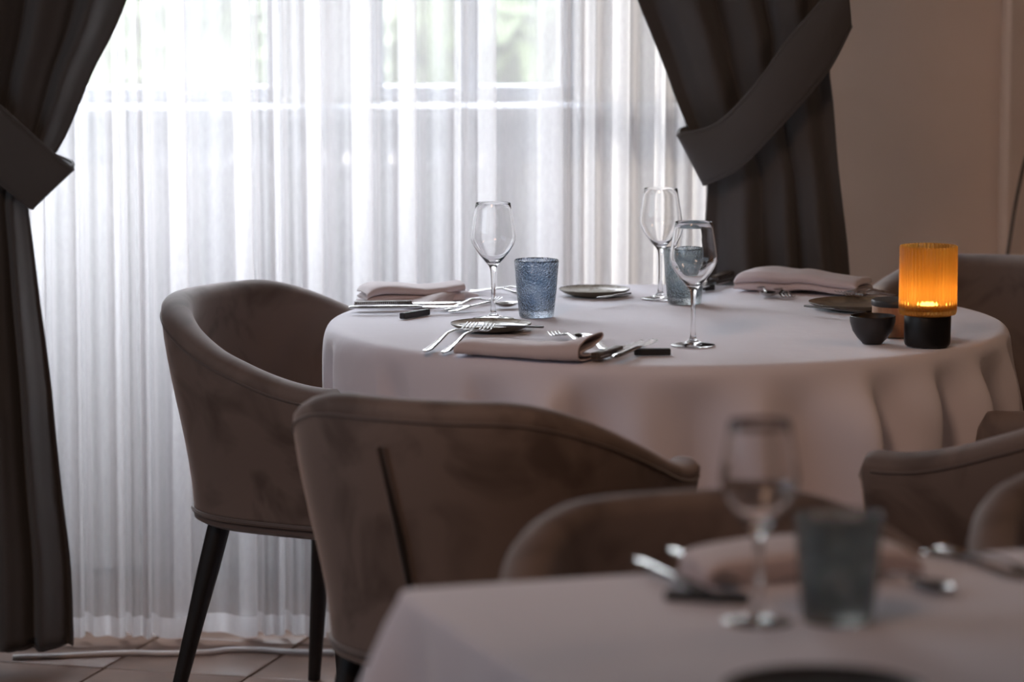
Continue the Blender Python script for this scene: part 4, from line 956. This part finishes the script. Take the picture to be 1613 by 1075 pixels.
GA = 'cutlery of the front place setting'; GB = 'cutlery of the back left place setting'; GC = 'cutlery of the back right place setting'; GD = 'cutlery on the near table'
cutlery('fork', (669, 556), (774, 527), 'fork left of the front napkin, its handle farthest left', GA, tip=0.022)
cutlery('fork', (698, 558), (806, 527), 'second fork partly under the front napkin, tines over the side plate', GA, tip=0.022)
cutlery('fork', (926, 548), (856, 525), 'dessert fork behind the front napkin, only its tines and handle end show', GA, 0.165)
cutlery('spoon', (955, 553), (896, 527), 'dessert spoon behind the front napkin', GA, 0.165)
rest_bar((999, 560), (1056, 559.5), 'black knife rest at the front edge of the round table')
steak_knife((938, 571), (1030, 541), 'steak knife with dark wooden handle, right of the front napkin', GA, lift=0.004)
cutlery('knife', (967, 574), (1058, 540), 'steel table knife leaning on the front black rest', GA, lift=0.008, tip=0.012)
butter_knife((856, 515.5), (716, 511), 'butter knife laid across the speckled plate by the left glass', TZ+0.017)
butter_knife((992, 462), (921, 472), 'small dark butter knife on the pale plate at the back', TZ+0.018, L=0.10)
butter_knife((1268, 482), (1345, 490), 'butter knife lying across the brown plate', TZ+0.017, L=0.14)
# back left setting
rest_bar((633, 503), (674, 496), 'black knife rest in front of the back left napkin')
cutlery('knife', (549, 495), (762, 493), 'steel table knife at the back left, across the black rest', GB, 0.225, lift=0.009, tip=0.009)
steak_knife((559, 489.5), (675, 487.5), 'steak knife with ribbed handle in front of the back left napkin', GB, 0.20, True, lift=0.006)
cutlery('fork', (700, 490), (790, 474), 'fork at the back left, arching behind the wine glass stem', GB, 0.18)
cutlery('spoon', (706, 493), (815, 484), 'spoon at the back left, its bowl by the blue tumbler', GB, 0.16)
cutlery('spoon', (728, 462), (815, 468), 'rear spoon behind the back left napkin', GB, 0.17)
cutlery('fork', (740, 459), (812, 463), 'rear fork behind the back left napkin', GB, 0.17)
# back right setting
rest_bar((1108, 458), (1124, 457), 'black knife rest left of the back right napkin')
steak_knife((1150, 440), (1112, 453), 'dark handled knife left of the back right napkin', GC, 0.20, lift=0.006)
cutlery('knife', (1160, 446), (1116, 457), 'steel knife left of the back right napkin', GC, 0.20, lift=0.006)
cutlery('spoon', (1186, 456), (1234, 480), 'spoon in front of the back right napkin', GC, 0.165)
cutlery('fork', (1214, 458), (1256, 479), 'fork beside the spoon in front of the back right napkin', GC, 0.165)
cutlery('fork', (1398, 461), (1310, 478), 'fork reaching over the brown plate', GC, 0.19, tip=0.012)
cutlery('fork', (1410, 466), (1340, 479), 'second fork beside the brown plate, nearest the wooden pot', GC, 0.18, tip=0.012)
# near table
rest_bar((1048, 945), (1180, 952), 'blurred black knife rest on the near table')
cutlery('knife', (1003, 898), (1110, 950), 'blurred steel knife farthest left on the near table', GD, 0.215, lift=0.009)
cutlery('knife', (1056, 882), (1180, 950), 'blurred second knife on the near table, beside the napkin', GD, 0.215, lift=0.010)
cutlery('spoon', (1330, 905), (1478, 935), 'blurred spoon in front of the near napkin', GD, 0.16)
cutlery('fork', (1456, 872), (1613, 905), 'blurred fork at the right of the near napkin', GD, 0.2)
cutlery('knife', (1478, 866), (1640, 925), 'blurred knife at the right border of the near table', GD, 0.2)

# ------------------------------------------------------------------ napkins: folded cloth lofted from cross-sections
def napkin(name_lb, stations, thick=0.0022, grp='folded linen napkins'):
    """stations: list of (origin Vector, across Vector, [(a, z) cross-section path]); same count each"""
    rows = []
    for (o_, ac, prof) in stations:
        pr = catmull([(p[0], p[1], 0) for p in prof], 5)
        rows.append([o_ + ac*q.x + Vector((0, 0, q.y)) for q in pr])
    # interpolate between the stations
    n = len(rows[0]); colsm = [catmull([r[j] for r in rows], 6) for j in range(n)]
    rings = [[colsm[j][i] for j in range(n)] for i in range(len(colsm[0]))]
    for i, rg in enumerate(rings):
        for j, p in enumerate(rg):
            rg[j] = p + Vector((0, 0, 0.0016 + 0.0012*noise.noise(p*40)))
    o = G().loft(rings, False, False).build('napkin', M['napkin'], ang=180, solid=thick)
    tag(o, name_lb, 'napkin', grp)
    return o
def axis(a, b, z=TZ):
    A, B = on(*a, z), on(*b, z); d = (B-A); L = d.length; d.normalize()
    return A, d, Vector((-d.y, d.x, 0)), L
# front napkin: closed fold towards the camera, corner flipping up at the right
A, d, ac, L = axis((716, 561), (926, 574))
def cs_front(h, w, curl, lift=0.0):
    # starts at the back bottom, comes forward, rounds the fold, goes back over the top, one inner layer
    return [(w, 0.002), (w*0.5, 0.0015), (0.006, 0.002), (-0.003, h*0.35), (0.001, h*0.8), (0.012, h), (w*0.35, h*1.0+lift*0.3), (w*0.7, h*0.9+lift*0.7), (w*0.95, h*0.72+lift), (w*0.9+curl*0.2, h*0.5+lift*0.9), (w*0.55, h*0.5+lift*0.3), (0.02, h*0.55), (0.008, h*0.45), (0.02, h*0.28), (w*0.6, h*0.25), (w*0.9, h*0.2)]
st = []
for t, h, w, cu, li in ((0.0, 0.016, 0.085, 0, 0), (0.04, 0.022, 0.088, 0, 0), (0.2, 0.023, 0.09, 0, 0.002), (0.45, 0.024, 0.09, 0, -0.001), (0.62, 0.024, 0.092, 0, 0.001), (0.8, 0.027, 0.09, 0, 0.001), (0.92, 0.030, 0.086, 0.01, 0.010), (1.0, 0.031, 0.082, 0.02, 0.018)):
    st.append((A + d*L*0.93*t + ac*0.004*math.sin(t*7), ac + d*0.09*ss(0.8, 1.0, t), cs_front(h, w, cu, li)))
napkin('mauve-grey folded linen napkin at the front edge of the round table', st)
# back-left napkin: loops open to the left border side, layers running right
A, d, ac, L = axis((578, 483), (735, 478))
def cs_bl(h, w, s_):
    return [(w, 0.002), (w*0.4, 0.002), (0.004, 0.003), (-0.002, h*0.28), (0.006, h*0.48), (w*0.45, h*0.46), (w*0.8, h*0.42), (w*0.85, h*0.52), (w*0.45, h*0.58+s_), (0.004, h*0.58+s_), (-0.002, h*0.8+s_), (0.008, h+s_), (w*0.5, h*1.04+s_), (w*0.9, h*0.95)]
st = []
for t, h, w, s_ in ((0, 0.020, 0.09, 0), (0.06, 0.030, 0.10, 0), (0.2, 0.034, 0.11, 0.001), (0.45, 0.030, 0.115, 0.0), (0.65, 0.025, 0.115, 0.002), (0.85, 0.026, 0.11, 0.004), (1.0, 0.028, 0.10, 0.006)):
    st.append((A + d*L*t + ac*0.012*t, ac, cs_bl(h, w, s_)))
napkin('mauve-grey folded napkin at the back left of the round table', st)
A2, d2, ac2, L2 = axis((664, 487), (752, 470))
st = []
for t, h, w in ((0, 0.006, 0.05), (0.15, 0.010, 0.052), (0.5, 0.020, 0.05), (0.8, 0.015, 0.045), (1.0, 0.006, 0.03)):
    st.append((A2 + d2*L2*t, ac2, [(w, 0.002), (0.004, 0.002), (-0.002, h*0.4), (0.0, h*0.8), (0.010, h), (w*0.6, h*0.9), (w, h*0.5)]))
fl_ = napkin('loose corner', st); fl_.name = 'napkin_corner'
for k in ('category', 'group', 'label'): del fl_[k]
nap2 = [o for o in bpy.data.objects if o.get('label', '').startswith('mauve-grey folded napkin at the back left')][0]
fl_.parent = nap2
# back-right napkin: two stacked bulging folds, rolled loop at the right end
A, d, ac, L = axis((1157, 459), (1350, 469))
def cs_br(h, w, k):
    return [(w, 0.002), (w*0.4, 0.002+k), (0.004, 0.003+k), (-0.003, h*0.22+k), (0.004, h*0.40+k), (w*0.5, h*0.42+k), (w*0.9, h*0.42), (w*0.92, h*0.5), (w*0.5, h*0.50+k), (0.006, h*0.48+k), (-0.003, h*0.66+k), (0.002, h*0.88+k), (0.012, h+k), (w*0.5, h*1.08+k), (w*0.9, h*0.96)]
st = []
for t, h, w, k in ((0, 0.024, 0.09, 0), (0.04, 0.033, 0.10, 0), (0.2, 0.040, 0.11, 0.0), (0.4, 0.036, 0.11, 0.001), (0.55, 0.034, 0.11, 0.005), (0.72, 0.030, 0.11, 0.003), (0.9, 0.029, 0.10, 0.0), (0.97, 0.027, 0.10, 0.0), (1.0, 0.020, 0.09, 0.0)):
    st.append((A + d*L*t, ac, cs_br(h, w, k)))
napkin('lilac-grey folded napkin at the back right, before the dark drape', st)
# near table napkin
A, d, ac, L = axis((1112, 925), (1452, 905))
st = []
for t, h, w, k in ((0, 0.014, 0.09, 0), (0.06, 0.022, 0.11, 0), (0.3, 0.028, 0.12, 0.0), (0.6, 0.030, 0.12, 0.002), (0.9, 0.026, 0.12, 0), (1.0, 0.014, 0.10, 0.0)):
    st.append((A + d*L*t, ac, cs_br(h, w, k)))
napkin('blurred mauve-grey napkin on the near table', st)
